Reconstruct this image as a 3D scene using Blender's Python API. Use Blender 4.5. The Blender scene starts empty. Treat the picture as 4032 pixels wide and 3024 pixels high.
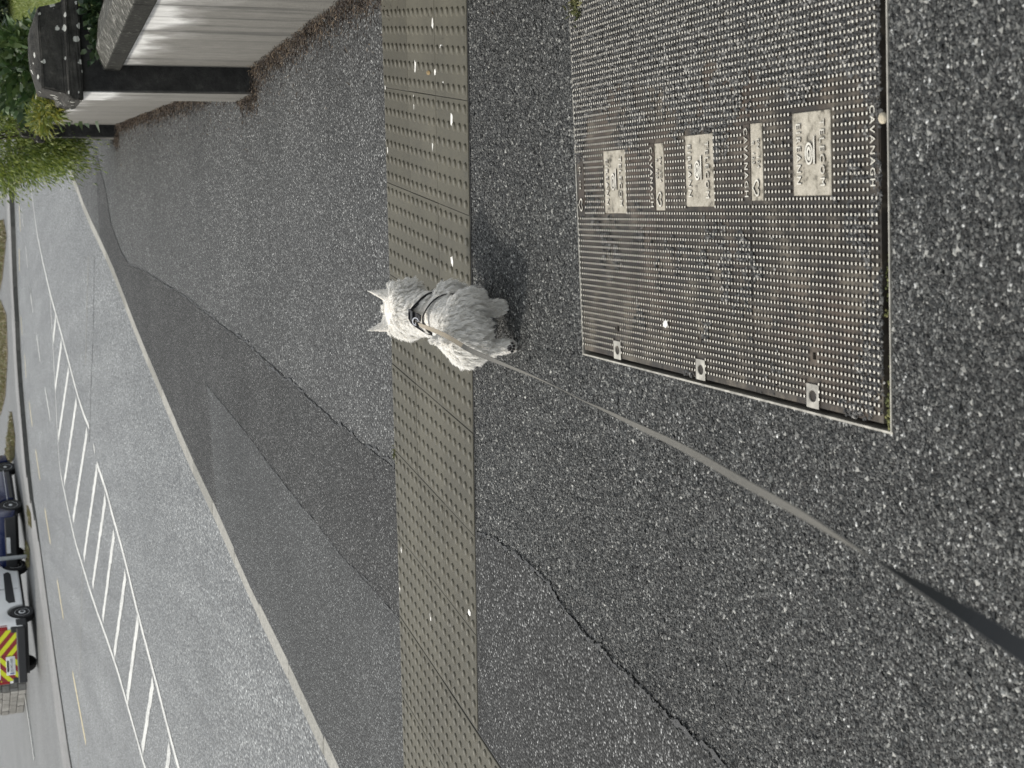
import bpy, bmesh, math, random
import numpy as np
from mathutils import Vector, Matrix

random.seed(7)
RNG = np.random.default_rng(11)
SC = bpy.context.scene
COL = SC.collection
rad = math.radians

# ------------------------------------------------------------------ camera
F_PX, PITCH, ROLL, CAM_H = 5700.0, rad(21.4), rad(-3.7), 2.0
_cp, _sp = math.cos(PITCH), math.sin(PITCH)
_fw = np.array([0, _cp, -_sp]); _rt = np.array([1.0, 0, 0]); _up = np.cross(_rt, _fw)
_c, _s = math.cos(ROLL), math.sin(ROLL)
RT, UP, FW = _c * _rt + _s * _up, -_s * _rt + _c * _up, _fw
CAM = np.array([0, 0, CAM_H])
cam = bpy.data.cameras.new('camera')
camo = bpy.data.objects.new('camera', cam)
COL.objects.link(camo)
SC.camera = camo
cam.sensor_width = 36.0
cam.lens = 36.0 * F_PX / 4032.0
cam.clip_start, cam.clip_end = 0.05, 2000
M = Matrix.Identity(4)
for r in range(3):           # the phone was held upright, the picture is stored on its side
    M[r][0], M[r][1], M[r][2], M[r][3] = -UP[r], RT[r], -FW[r], CAM[r]
camo.matrix_world = M
cam.dof.use_dof = True
cam.dof.focus_distance = 5.2
cam.dof.aperture_fstop = 9.0

# ------------------------------------------------------------------ light
SUN_EL, SUN_AZ = rad(47), rad(-64)          # azimuth clockwise from +Y
world = bpy.data.worlds.new('World')
SC.world = world
world.use_nodes = True
wn = world.node_tree
bg = wn.nodes['Background']
sky = wn.nodes.new('ShaderNodeTexSky')
sky.sky_type = 'NISHITA'
sky.sun_disc = False
sky.sun_elevation, sky.sun_rotation = SUN_EL, SUN_AZ
sky.dust_density = 4.0
sky.air_density = 1.0
sky.ozone_density = 1.0
hs_ = wn.nodes.new('ShaderNodeHueSaturation')      # bright overcast: the blue is washed out evenly
hs_.inputs['Saturation'].default_value = .5
wn.links.new(sky.outputs[0], hs_.inputs['Color'])
cl_ = wn.nodes.new('ShaderNodeMix')                 # thin even cloud over the whole sky
cl_.data_type = 'RGBA'
cl_.inputs[0].default_value = .5
cl_.inputs[7].default_value = (5.4, 5.6, 5.6, 1)
wn.links.new(hs_.outputs[0], cl_.inputs[6])
wn.links.new(cl_.outputs[2], bg.inputs[0])
bg.inputs[1].default_value = 0.15
sun = bpy.data.lights.new('sun', 'SUN')
sun.energy, sun.angle, sun.color = 2.0, rad(9), (1.0, 0.95, 0.86)
suno = bpy.data.objects.new('sun', sun)
COL.objects.link(suno)
sd = Vector((math.sin(SUN_AZ) * math.cos(SUN_EL), math.cos(SUN_AZ) * math.cos(SUN_EL), math.sin(SUN_EL)))
suno.rotation_euler = sd.to_track_quat('Z', 'Y').to_euler()
suno.location = (-5, 5, 12)
SC.view_settings.view_transform = 'Standard'
SC.view_settings.look = 'None'
SC.view_settings.gamma = 1
SC.view_settings.use_curve_mapping = False
SC.view_settings.exposure = 0.50
SC.render.engine = 'CYCLES'
SC.cycles.max_bounces = 8

# ------------------------------------------------------------------ ground shape
# the near footway falls 6 percent towards the dropped kerb, then everything is level
PN = np.array([-0.02527437, 0.0570367, 0.99805211])      # normal of the sloping footway
PO = np.array([1.28717213, 5.87056131, 0.18565438])      # a corner of the tactile band on it
EX = np.array([0.96853931, -0.24585244, 0.03857698])     # along the band
EY = np.array([0.24757385, 0.96762771, -0.04902852])     # across the band, away from us
LEVEL = 0.008

def pz(x, y):
    return PO[2] - (PN[0] * (x - PO[0]) + PN[1] * (y - PO[1])) / PN[2]

def g(x, y):
    a = pz(x, y); k = 0.02
    h = np.maximum(k - np.abs(a - LEVEL), 0) / k
    return np.maximum(a, LEVEL) + h * h * k / 4

def ray(X, Y):
    return RT * ((1512 - Y) / F_PX) + UP * ((2016 - X) / F_PX) + FW

def at(X, Y, z=0.0):
    d = ray(X, Y); t = (z - CAM_H) / d[2]
    return CAM + t * d

def gp(X, Y):
    z = 0.1
    for _ in range(30):
        p = at(X, Y, z); z = float(g(p[0], p[1]))
    return at(X, Y, z)

def deep(X, Y, y):
    d = ray(X, Y)
    return CAM + d * (y / d[1])

# ------------------------------------------------------------------ helpers
def tag(o, label=None, cat=None, group=None, kind=None):
    if label: o['label'] = label
    if cat: o['category'] = cat
    if group: o['group'] = group
    if kind: o['kind'] = kind
    return o

def empty(name, loc=(0, 0, 0), rz=0.0):
    o = bpy.data.objects.new(name, None)
    COL.objects.link(o)
    o.empty_display_size = 0.1
    o.location = loc
    o.rotation_euler = (0, 0, rz)
    return o

def link(name, me, mat=None, parent=None):
    o = bpy.data.objects.new(name, me)
    COL.objects.link(o)
    if mat is not None and len(me.materials) == 0:
        me.materials.append(mat)
    if parent is not None: o.parent = parent
    return o

def fast_mesh(name, V, Fc, smooth=False):
    """V (n,3) floats, Fc (m,k) ints with k = 3 or 4"""
    V = np.asarray(V, np.float32); Fc = np.asarray(Fc, np.int32)
    me = bpy.data.meshes.new(name)
    k = Fc.shape[1]
    me.vertices.add(len(V)); me.vertices.foreach_set('co', V.ravel())
    me.loops.add(Fc.size); me.loops.foreach_set('vertex_index', Fc.ravel())
    me.polygons.add(len(Fc))
    me.polygons.foreach_set('loop_start', np.arange(0, Fc.size, k, dtype=np.int32))
    me.polygons.foreach_set('use_smooth', np.full(len(Fc), smooth, dtype=bool))
    me.update(calc_edges=True)
    me.validate()
    return me

class MB:
    def __init__(s): s.v, s.f = [], []
    def add(s, vs, fs):
        n = len(s.v)
        s.v += [tuple(map(float, v)) for v in vs]
        s.f += [tuple(i + n for i in f) for f in fs]
        return s
    def box(s, x0, x1, y0, y1, z0, z1, T=None):
        vs = [(x, y, z) for z in (z0, z1) for y in (y0, y1) for x in (x0, x1)]
        if T is not None: vs = [T @ Vector(v) for v in vs]
        return s.add(vs, [(0, 2, 3, 1), (4, 5, 7, 6), (0, 1, 5, 4), (2, 6, 7, 3), (0, 4, 6, 2), (1, 3, 7, 5)])
    def poly(s, pts):
        return s.add(pts, [tuple(range(len(pts)))])
    def prism(s, pts, dz):
        n = len(pts)
        lo = [(p[0], p[1], p[2]) for p in pts]; hi = [(p[0], p[1], p[2] + dz) for p in pts]
        return s.add(lo + hi, [tuple(range(n))[::-1], tuple(range(n, 2 * n))] + [(i, (i + 1) % n, n + (i + 1) % n, n + i) for i in range(n)])
    def tube(s, pts, r, n=8, cap=True):
        pts = [Vector(p) for p in pts]
        rs = r if isinstance(r, (list, tuple)) else [r] * len(pts)
        base = len(s.v)
        up = Vector((0, 0, 1))
        for i, p in enumerate(pts):
            t = (pts[min(i + 1, len(pts) - 1)] - pts[max(i - 1, 0)]).normalized()
            a = t.cross(up)
            if a.length < 1e-3: a = t.cross(Vector((1, 0, 0)))
            a.normalize(); b = a.cross(t)
            for k in range(n):
                w = 2 * math.pi * k / n
                s.v.append(tuple(p + (a * math.cos(w) + b * math.sin(w)) * rs[i]))
        for i in range(len(pts) - 1):
            for k in range(n):
                k2 = (k + 1) % n
                s.f.append((base + i * n + k, base + i * n + k2, base + (i + 1) * n + k2, base + (i + 1) * n + k))
        if cap:
            s.f.append(tuple(base + k for k in range(n))[::-1])
            s.f.append(tuple(base + (len(pts) - 1) * n + k for k in range(n)))
        return s
    def lathe(s, prof, n=24, T=None):
        """prof list of (radius, height) about local Z"""
        base = len(s.v)
        for r, h in prof:
            for k in range(n):
                w = 2 * math.pi * k / n
                v = Vector((r * math.cos(w), r * math.sin(w), h))
                if T is not None: v = T @ v
                s.v.append(tuple(v))
        for i in range(len(prof) - 1):
            for k in range(n):
                k2 = (k + 1) % n
                s.f.append((base + i * n + k, base + i * n + k2, base + (i + 1) * n + k2, base + (i + 1) * n + k))
        s.f.append(tuple(base + k for k in range(n))[::-1])
        s.f.append(tuple(base + (len(prof) - 1) * n + k for k in range(n)))
        return s
    def build(s, name, mat=None, parent=None, smooth=False, bevel=0.0, seg=2):
        me = bpy.data.meshes.new(name)
        me.from_pydata(s.v, [], s.f)
        bm = bmesh.new(); bm.from_mesh(me)
        bmesh.ops.recalc_face_normals(bm, faces=bm.faces)
        if bevel > 0:
            ed = [e for e in bm.edges if len(e.link_faces) == 2 and e.calc_face_angle(0) > 0.5]
            bmesh.ops.bevel(bm, geom=ed, offset=bevel, segments=seg, affect='EDGES', profile=0.5, clamp_overlap=True)
        bm.to_mesh(me); bm.free()
        if smooth:
            me.polygons.foreach_set('use_smooth', [True] * len(me.polygons))
            if smooth == 'auto':
                me.set_sharp_from_angle(angle=rad(40))
        me.update()
        return link(name, me, mat, parent)

def chaikin(P, n=2):
    P = [np.asarray(p, float) for p in P]
    for _ in range(n):
        Q = [P[0]]
        for a, b in zip(P[:-1], P[1:]):
            Q += [a * .75 + b * .25, a * .25 + b * .75]
        Q.append(P[-1]); P = Q
    return P

def wobble(P, amp, step=.03, seed=4):
    r = np.random.default_rng(seed); P = np.array([p[:2] for p in P], float)
    L = np.r_[0, np.cumsum(np.linalg.norm(np.diff(P, axis=0), axis=1))]; q = np.arange(0, L[-1], step)
    P = np.c_[np.interp(q, L, P[:, 0]), np.interp(q, L, P[:, 1])]
    n = len(q); a = sum(np.interp(q, np.arange(0, L[-1] + w, w), r.normal(0, 1, len(np.arange(0, L[-1] + w, w)))) * k for w, k in ((.35, 1.0), (.12, .6), (.05, .35)))
    T = np.gradient(P, axis=0); T /= np.linalg.norm(T, axis=1)[:, None]
    return P + np.c_[-T[:, 1], T[:, 0]] * (a * amp)[:, None]

def strip_mb(mb, pts, width, z, jitter=0.0, step=None):
    """flat ribbon on the ground along pts (x, y); z is a function or number"""
    P = np.array([p[:2] for p in pts], float)
    if step:
        L = np.r_[0, np.cumsum(np.linalg.norm(np.diff(P, axis=0), axis=1))]
        n = max(2, int(L[-1] / step)); q = np.linspace(0, L[-1], n)
        P = np.c_[np.interp(q, L, P[:, 0]), np.interp(q, L, P[:, 1])]
    T = np.gradient(P, axis=0); T /= np.linalg.norm(T, axis=1)[:, None]
    N = np.c_[-T[:, 1], T[:, 0]]
    w = width if np.ndim(width) else np.full(len(P), width)
    j1 = RNG.normal(0, jitter, len(P)); j2 = RNG.normal(0, jitter, len(P))
    A = P + N * (w / 2 + j1)[:, None]; B = P - N * (w / 2 + j2)[:, None]
    zz = z if callable(z) else (lambda x, y: z)
    vs = []
    for a, b in zip(A, B):
        vs += [(a[0], a[1], zz(a[0], a[1])), (b[0], b[1], zz(b[0], b[1]))]
    mb.add(vs, [(2 * i, 2 * i + 1, 2 * i + 3, 2 * i + 2) for i in range(len(P) - 1)])

def text_mesh(name, body, size, depth, spacing=1.0):
    cu = bpy.data.curves.new(name, 'FONT')
    cu.body = body; cu.size = size; cu.extrude = depth; cu.space_character = spacing
    cu.align_x = 'CENTER'; cu.align_y = 'CENTER'; cu.resolution_u = 2
    o = bpy.data.objects.new(name, cu); COL.objects.link(o)
    dg = bpy.context.evaluated_depsgraph_get()
    me = bpy.data.meshes.new_from_object(o.evaluated_get(dg))
    me.name = name
    bpy.data.objects.remove(o); bpy.data.curves.remove(cu)
    return me

# ------------------------------------------------------------------ materials
class NT:
    def __init__(s, name):
        s.m = bpy.data.materials.new(name); s.m.use_nodes = True
        s.t = s.m.node_tree; s.b = s.t.nodes['Principled BSDF']
        s.tc = None
    def n(s, typ, **kw):
        x = s.t.nodes.new(typ)
        for k, v in kw.items():
            if k.startswith('i_'):
                key = k[2:]; key = int(key) if key.isdigit() else key.replace('_', ' ')
                x.inputs[key].default_value = v
            else: setattr(x, k, v)
        return x
    def l(s, a, b): s.t.links.new(a, b)
    def co(s):
        if s.tc is None: s.tc = s.n('ShaderNodeNewGeometry').outputs['Position']
        return s.tc
    def oc(s): return s.n('ShaderNodeTexCoord').outputs['Object']
    def noise(s, scale, detail=4, rough=.55, vec=None, stretch=None):
        x = s.n('ShaderNodeTexNoise', i_Scale=scale, i_Detail=detail, i_Roughness=rough)
        v = vec or s.co()
        if stretch:
            mp = s.n('ShaderNodeMapping'); mp.inputs['Scale'].default_value = stretch
            s.l(v, mp.inputs[0]); v = mp.outputs[0]
        s.l(v, x.inputs['Vector'])
        return x.outputs['Fac']
    def voro(s, scale, feature='F1', out='Distance', vec=None, rnd=1.0):
        x = s.n('ShaderNodeTexVoronoi', feature=feature, i_Scale=scale)
        x.inputs['Randomness'].default_value = rnd
        s.l(vec or s.co(), x.inputs['Vector'])
        return x.outputs[out]
    def ramp(s, fac, stops, interp='LINEAR'):
        x = s.n('ShaderNodeValToRGB'); r = x.color_ramp; r.interpolation = interp
        while len(r.elements) < len(stops): r.elements.new(0.5)
        for e, (p, c) in zip(r.elements, stops):
            e.position = p
            c = c if isinstance(c, (tuple, list)) else (c, c, c)
            e.color = (*c[:3], 1)
        s.l(fac, x.inputs[0])
        return x.outputs[0]
    def mix(s, fac, a, b, mode='MIX'):
        x = s.n('ShaderNodeMix', data_type='RGBA', blend_type=mode)
        if hasattr(fac, 'node'): s.l(fac, x.inputs[0])
        else: x.inputs[0].default_value = fac
        for v, k in ((a, 6), (b, 7)):
            if hasattr(v, 'node'): s.l(v, x.inputs[k])
            else: x.inputs[k].default_value = (*v[:3], 1) if isinstance(v, (tuple, list)) else (v, v, v, 1)
        return x.outputs[2]
    def math(s, op, a, b=0.0, clamp=False):
        x = s.n('ShaderNodeMath', operation=op, use_clamp=clamp)
        for v, k in ((a, 0), (b, 1)):
            if hasattr(v, 'node'): s.l(v, x.inputs[k])
            else: x.inputs[k].default_value = v
        return x.outputs[0]
    def bump(s, h, dist, strength=1.0, normal=None):
        x = s.n('ShaderNodeBump'); x.inputs['Distance'].default_value = dist; x.inputs['Strength'].default_value = strength
        s.l(h, x.inputs['Height'])
        if normal is not None: s.l(normal, x.inputs['Normal'])
        return x.outputs[0]
    def done(s, color=None, rough=None, normal=None, **kw):
        def put(v, k):
            if v is None: return
            if hasattr(v, 'node'): s.l(v, s.b.inputs[k])
            elif isinstance(v, (tuple, list)): s.b.inputs[k].default_value = (*v[:3], 1)
            else: s.b.inputs[k].default_value = v
        put(color, 'Base Color'); put(rough, 'Roughness')
        if normal is not None: s.l(normal, s.b.inputs['Normal'])
        for k, v in kw.items(): put(v, k.replace('_', ' '))
        return s.m

def plain(name, col, rough=.6, metal=0.0, var=.15, scale=12, bump=0.0, **kw):
    t = NT(name)
    nz = t.noise(scale, 5, .6)
    c = t.mix(1.0, t.ramp(nz, [(.3, 1 - var), (.7, 1 + var * .4)]), col, 'MULTIPLY')
    nm = t.bump(t.noise(scale * 6, 3, .6), bump) if bump else None
    return t.done(c, rough, nm, Metallic=metal, **kw)

def asphalt(name, chips, matrix, light, big, rough, bump_d, chip_scale, tint=(1, 1, 1), patch=.18, spec=.5, fleck=.12, grain=60, gk=.45, streak=0.0):
    """chips / matrix / light: albedo of stones, of the binder between, of the pale stones"""
    t = NT(name)
    cell = t.n('ShaderNodeSeparateColor'); t.l(t.voro(chip_scale, 'F1', 'Color'), cell.inputs[0])
    dist = t.voro(chip_scale, 'F1', 'Distance')
    col = t.ramp(cell.outputs[0], [(0, chips * .65), (.55, chips), (1 - fleck, chips * 1.45), (1.0, light)])
    col = t.mix(t.ramp(dist, [(.38, 0), (.62, 1)]), col, matrix)
    nb = t.noise(big, 6, .6); nb2 = t.noise(big * 7, 4, .6)
    col = t.mix(1.0, col, t.ramp(nb, [(.3, 1 - patch), (.7, 1 + patch)]), 'MULTIPLY')
    col = t.mix(1.0, col, t.ramp(nb2, [(.3, .88), (.7, 1.1)]), 'MULTIPLY')
    col = t.mix(1.0, col, t.ramp(t.noise(grain, 2, .5), [(.33, 1 - gk), (.5, 1.0), (.67, 1 + gk)]), 'MULTIPLY')
    sv = t.n('ShaderNodeTexVoronoi', i_Scale=2.6); t.l(t.co(), sv.inputs['Vector'])
    col = t.mix(t.ramp(t.math('ADD', sv.outputs['Distance'], t.math('MULTIPLY', t.noise(60, 3), .03)), [(.026, .55), (.034, 0)]), col, (.3, .3, .28))      # trodden gum and droppings
    if streak: col = t.mix(1.0, col, t.ramp(t.noise(1.0, 5, .6, stretch=(2.4, .16, 1)), [(.35, 1 - streak), (.65, 1 + streak)]), 'MULTIPLY')
    col = t.mix(1.0, col, tint, 'MULTIPLY')
    h = t.math('ADD', t.math('MULTIPLY', dist, -1.0), t.math('MULTIPLY', cell.outputs[1], .5))
    nm = t.bump(h, bump_d, .9)
    t.b.inputs['Specular IOR Level'].default_value = spec
    return t.done(col, t.ramp(cell.outputs[2], [(0, rough - .12), (1, rough + .12)]), nm)

M_PAVE = asphalt('pavement_asphalt', .079, .016, .4, .55, .68, .006, 100, (.985, 1.0, .975), fleck=.2, grain=75, gk=.75, patch=.26, spec=.32)
M_STRIP = asphalt('trench_asphalt', .056, .013, .32, .8, .75, .006, 115, (.99, 1.0, .98), fleck=.2, grain=85, gk=.65, spec=.22, patch=.22)
M_PATCH = asphalt('patch_asphalt', .067, .018, .33, .8, .7, .006, 110, (.97, 1.0, .99), fleck=.2, grain=75, gk=.65, spec=.28, patch=.22)
M_ROAD = asphalt('road_surface', .168, .045, .45, .35, .44, .01, 46, (.97, 1.0, .98), patch=.16, fleck=.2, grain=32, gk=.55, streak=.2)
M_FAR = asphalt('far_tarmac', .13, .08, .3, .25, .6, .004, 60, (.98, 1, .98), grain=20)

def m_marking():
    t = NT('road_paint')
    wear = t.math('ADD', t.noise(55, 5, .7), t.math('MULTIPLY', t.noise(3.0, 3), .35))
    c = t.ramp(wear, [(.5, (.2, .205, .2)), (.64, (.5, .5, .475)), (.9, (.74, .74, .7))])
    return t.done(c, .6, t.bump(t.noise(120, 3), .002))
M_PAINT = m_marking()
def m_yellow():
    t = NT('yellow_paint')
    c = t.ramp(t.noise(50, 5, .7), [(.3, (.3, .28, .2)), (.55, (.72, .6, .33))])
    return t.done(c, .6)
M_YEL = m_yellow()

def m_tile():
    t = NT('tactile_concrete')
    oi = t.n('ShaderNodeObjectInfo').outputs['Random']
    base = t.ramp(oi, [(0, (.056, .051, .034)), (.5, (.066, .061, .042)), (1, (.077, .071, .05))])
    c = t.mix(1.0, base, t.ramp(t.noise(3.2, 6, .65), [(.3, .74), (.7, 1.18)]), 'MULTIPLY')
    c = t.mix(1.0, c, t.ramp(t.noise(260, 3, .7), [(.35, .72), (.65, 1.22)]), 'MULTIPLY')
    sm = t.ramp(t.noise(14, 5, .7), [(.56, 0), (.72, 1)])
    c = t.mix(t.math('MULTIPLY', sm, .45), c, (.05, .048, .038))
    return t.done(c, .72, t.bump(t.noise(300, 3, .7), .0012))
M_TILE = m_tile()
M_DOME = plain('worn_dome_top', (.115, .107, .082), .6, var=.4, scale=20)

def m_kerb():
    t = NT('kerb_concrete')
    oi = t.n('ShaderNodeObjectInfo').outputs['Random']
    c = t.mix(1.0, t.ramp(oi, [(0, (.2, .195, .172)), (1, (.3, .292, .262))]), t.ramp(t.noise(45, 5, .7), [(.3, .6), (.7, 1.25)]), 'MULTIPLY')
    c = t.mix(t.ramp(t.noise(5, 5, .6), [(.55, 0), (.75, .6)]), c, (.13, .125, .11))
    return t.done(c, .75, t.bump(t.noise(90, 4, .7), .004))
M_KERB = m_kerb()
M_JOINT_SHADE = plain('joint_and_seam_shade', (.03, .03, .03), .55, var=.4, scale=40, bump=.003)  # dark joints and cracks, also the painted shadow line of the seam

def m_iron():
    t = NT('cast_iron')
    c = t.ramp(t.noise(9, 6, .65), [(.32, (.014, .011, .009)), (.5, (.036, .03, .023)), (.6, (.095, .082, .064)), (.74, (.13, .114, .09))])
    c = t.mix(t.ramp(t.noise(2.6, 5, .65), [(.48, 0), (.66, .7)]), c, (.085, .062, .046))
    c = t.mix(t.ramp(t.noise(14, 5, .7), [(.46, 0), (.62, .85)]), c, (.022, .02, .018))
    return t.done(c, .58, t.bump(t.noise(500, 3, .7), .0008), Specular_IOR_Level=.3)
M_IRON = m_iron()
def m_stud():
    t = NT('worn_iron')
    c = t.ramp(t.noise(25, 4, .6), [(.3, (.55, .51, .43)), (.6, (.8, .76, .66))])
    g_ = t.n('ShaderNodeNewGeometry'); sx = t.n('ShaderNodeSeparateXYZ'); t.l(g_.outputs['True Normal'], sx.inputs[0])
    c = t.mix(t.ramp(sx.outputs[2], [(.7, 1), (.9, 0)]), c, (.06, .05, .042))   # only the walked-on tops are polished
    return t.done(c, .42, None, Metallic=.55)
M_STUD = m_stud()
def m_panel():
    t = NT('panel_iron')
    c = t.ramp(t.noise(30, 6, .7), [(.36, (.08, .07, .05)), (.46, (.34, .31, .25)), (.7, (.52, .48, .4))])
    c = t.mix(1.0, c, t.ramp(t.noise(420, 3, .7), [(.3, .7), (.7, 1.2)]), 'MULTIPLY')
    return t.done(c, .55, t.bump(t.noise(480, 3, .7), .001), Metallic=.3)
M_PANEL = m_panel()
M_STEEL = plain('galvanised_edge', (.42, .4, .35), .5, .4, var=.5, scale=30)
M_BLACK = plain('dark_void', (.006, .006, .006), .9)

def m_chip():
    t = NT('stone_chip')
    r = t.n('ShaderNodeNewGeometry').outputs['Random Per Island']
    c = t.ramp(r, [(0, (.009, .0095, .0095)), (.38, (.03, .0315, .031)), (.75, (.07, .072, .069)), (.93, (.14, .14, .131)), (1, (.32, .318, .295))])
    c = t.mix(1.0, c, t.ramp(t.noise(1.4, 5, .6), [(.3, .8), (.7, 1.2)]), 'MULTIPLY')
    return t.done(c, .5, t.bump(t.noise(900, 2, .6), .0006), Specular_IOR_Level=.3)
M_CHIP = m_chip()
def m_grit():
    t = NT('dark_grit')
    r = t.n('ShaderNodeNewGeometry').outputs['Random Per Island']
    c = t.ramp(r, [(0, (.012, .012, .0115)), (.55, (.04, .04, .039)), (.88, (.09, .089, .085)), (1, (.28, .27, .25))])
    return t.done(c, .7)
M_GRIT = m_grit()

def m_wall():
    t = NT('stained_render')
    P = t.co(); sx = t.n('ShaderNodeSeparateXYZ'); t.l(P, sx.inputs[0])
    streak = t.noise(5.5, 7, .7, stretch=(1, 1, .06))
    fine = t.noise(40, 5, .7, stretch=(1, 1, .3))
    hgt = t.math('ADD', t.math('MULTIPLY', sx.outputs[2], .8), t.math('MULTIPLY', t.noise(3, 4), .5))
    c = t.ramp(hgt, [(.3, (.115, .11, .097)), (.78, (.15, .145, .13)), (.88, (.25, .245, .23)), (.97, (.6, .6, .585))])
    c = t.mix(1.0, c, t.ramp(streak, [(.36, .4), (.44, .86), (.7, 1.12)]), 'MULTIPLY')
    c = t.mix(1.0, c, t.ramp(fine, [(.3, .75), (.7, 1.15)]), 'MULTIPLY')
    return t.done(c, .85, t.bump(t.noise(60, 5, .7), .004))
M_WALL = m_wall()
def m_dark():
    t = NT('blackened_concrete')
    c = t.ramp(t.noise(10, 6, .7), [(.3, (.018, .018, .017)), (.6, (.055, .053, .048)), (.75, (.1, .095, .082))])
    v = t.n('ShaderNodeTexVoronoi', i_Scale=14.0); t.l(t.co(), v.inputs[0])
    vs_ = t.n('ShaderNodeSeparateColor'); t.l(v.outputs['Color'], vs_.inputs[0])
    wob = t.math('ADD', t.math('ADD', v.outputs['Distance'], t.math('MULTIPLY', t.noise(50, 4), .3)), t.math('MULTIPLY', vs_.outputs[0], .28))
    c = t.mix(t.ramp(wob, [(.42, .9), (.46, 0)]), c, (.52, .52, .48))
    return t.done(c, .9, t.bump(t.noise(45, 6, .75), .012), Specular_IOR_Level=.12)
M_DARK = m_dark()
def m_pierface():
    t = NT('blackened_render')
    c = t.ramp(t.noise(8, 6, .7), [(.3, (.02, .02, .02)), (.6, (.05, .05, .048)), (.8, (.11, .11, .1))])
    return t.done(c, .9, t.bump(t.noise(40, 6, .75), .008), Specular_IOR_Level=.12)
M_PIERF = m_pierface()
def m_coping():
    t = NT('lichened_coping')
    st = t.noise(26, 6, .75, stretch=(1, 1, 1))
    c = t.ramp(st, [(.38, (.02, .02, .018)), (.5, (.06, .058, .05)), (.58, (.2, .195, .175)), (.68, (.55, .55, .5))])
    c = t.mix(t.ramp(t.noise(7, 5, .6), [(.4, .75), (.65, 0)]), c, (.05, .05, .044))
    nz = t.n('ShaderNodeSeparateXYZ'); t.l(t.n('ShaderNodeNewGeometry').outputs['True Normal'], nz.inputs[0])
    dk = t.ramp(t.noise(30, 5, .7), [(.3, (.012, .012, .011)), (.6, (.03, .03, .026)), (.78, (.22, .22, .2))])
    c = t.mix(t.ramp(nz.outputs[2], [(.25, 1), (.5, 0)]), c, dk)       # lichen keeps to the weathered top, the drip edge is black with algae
    return t.done(c, .9, t.bump(t.noise(50, 6, .75), .008), Specular_IOR_Level=.12)
M_COPE = m_coping()

def m_leaf(name, a, b, c_, trans=.25, rough=.45):
    t = NT(name)
    r = t.n('ShaderNodeNewGeometry').outputs['Random Per Island']
    c = t.ramp(r, [(0, a), (.55, b), (1, c_)])
    c = t.mix(1.0, c, t.ramp(t.noise(2.2, 3), [(.3, .75), (.7, 1.25)]), 'MULTIPLY')
    m = t.done(c, rough)
    tr = t.n('ShaderNodeBsdfTranslucent'); t.l(c, tr.inputs[0])
    ms = t.n('ShaderNodeMixShader'); ms.inputs[0].default_value = trans
    out = t.t.nodes['Material Output']
    t.l(t.b.outputs[0], ms.inputs[1]); t.l(tr.outputs[0], ms.inputs[2]); t.l(ms.outputs[0], out.inputs[0])
    return m
M_CONIF = m_leaf('golden_conifer', (.06, .105, .018), (.15, .205, .035), (.3, .34, .07), .35)
M_LAUREL = m_leaf('laurel_leaf', (.025, .055, .018), (.05, .09, .028), (.09, .13, .045), .2, .35)
M_YSHRUB = m_leaf('yellow_shrub_leaf', (.07, .1, .02), (.15, .18, .03), (.3, .27, .05), .3)
M_IVY = m_leaf('ivy_leaf', (.012, .03, .012), (.03, .055, .022), (.06, .09, .035), .15, .4)
M_DHEDGE = m_leaf('dark_hedge_leaf', (.01, .022, .008), (.02, .04, .014), (.035, .06, .02), .15)
M_GRASS = m_leaf('lawn_blade', (.1, .14, .025), (.16, .2, .04), (.25, .27, .07), .3)
M_DRYG = m_leaf('dry_grass_blade', (.12, .1, .05), (.2, .17, .08), (.12, .15, .05), .2)
M_LITTER = m_leaf('dead_needle', (.018, .013, .01), (.042, .028, .02), (.2, .15, .1), .1, .8)
M_LAWN = plain('lawn_soil', (.13, .16, .04), .9, var=.4, scale=3)
M_BARK = plain('bark', (.07, .05, .035), .9, var=.4, scale=30, bump=.01)
M_SOIL = plain('verge_soil', (.14, .115, .075), .95, var=.4, scale=4, bump=.02)

# ------------------------------------------------------------------ kerb and wall lines on the ground
def R4(x, y): return (.6076 * x, 1008 + .6076 * y)
def R7(x, y): return (.6076 * x, 2016 + .6076 * y)
def R1(x, y): return (.6076 * x, .6076 * y)

KL = [at(*R7(2135, 1640)), at(*R7(1860, 1050)), at(*R7(1640, 600)), at(*R7(1385, 20)), at(*R4(1230, 1350)), at(*R4(1060, 950)), at(*R4(900, 560)),
      at(*R4(760, 190)), at(*R1(672, 1640)), at(*R1(560, 1410)), at(*R1(470, 1160)), at(*R1(422, 1040))]
KL = np.array(KL)[:, :2]
_d0 = (KL[1] - KL[0]); _d0 /= np.linalg.norm(_d0)
_d1 = (KL[-1] - KL[-3]); _d1 /= np.linalg.norm(_d1)
KL = np.vstack([KL[0] - _d0 * 12, KL, KL[-1] + _d1 * 14])
KX = lambda y: np.interp(y, KL[:, 1], KL[:, 0])              # left edge of the kerb
WALL = np.array([(.75, -3.0), (1.42, 3.0), (1.84, 6.61), (2.15, 9.31), (2.2, 9.8), (2.52, 12.0), (3.19, 16.63), (3.6, 19.5), (6.0, 36.0)])
WX = lambda y: np.interp(y, WALL[:, 1], WALL[:, 0])

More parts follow.
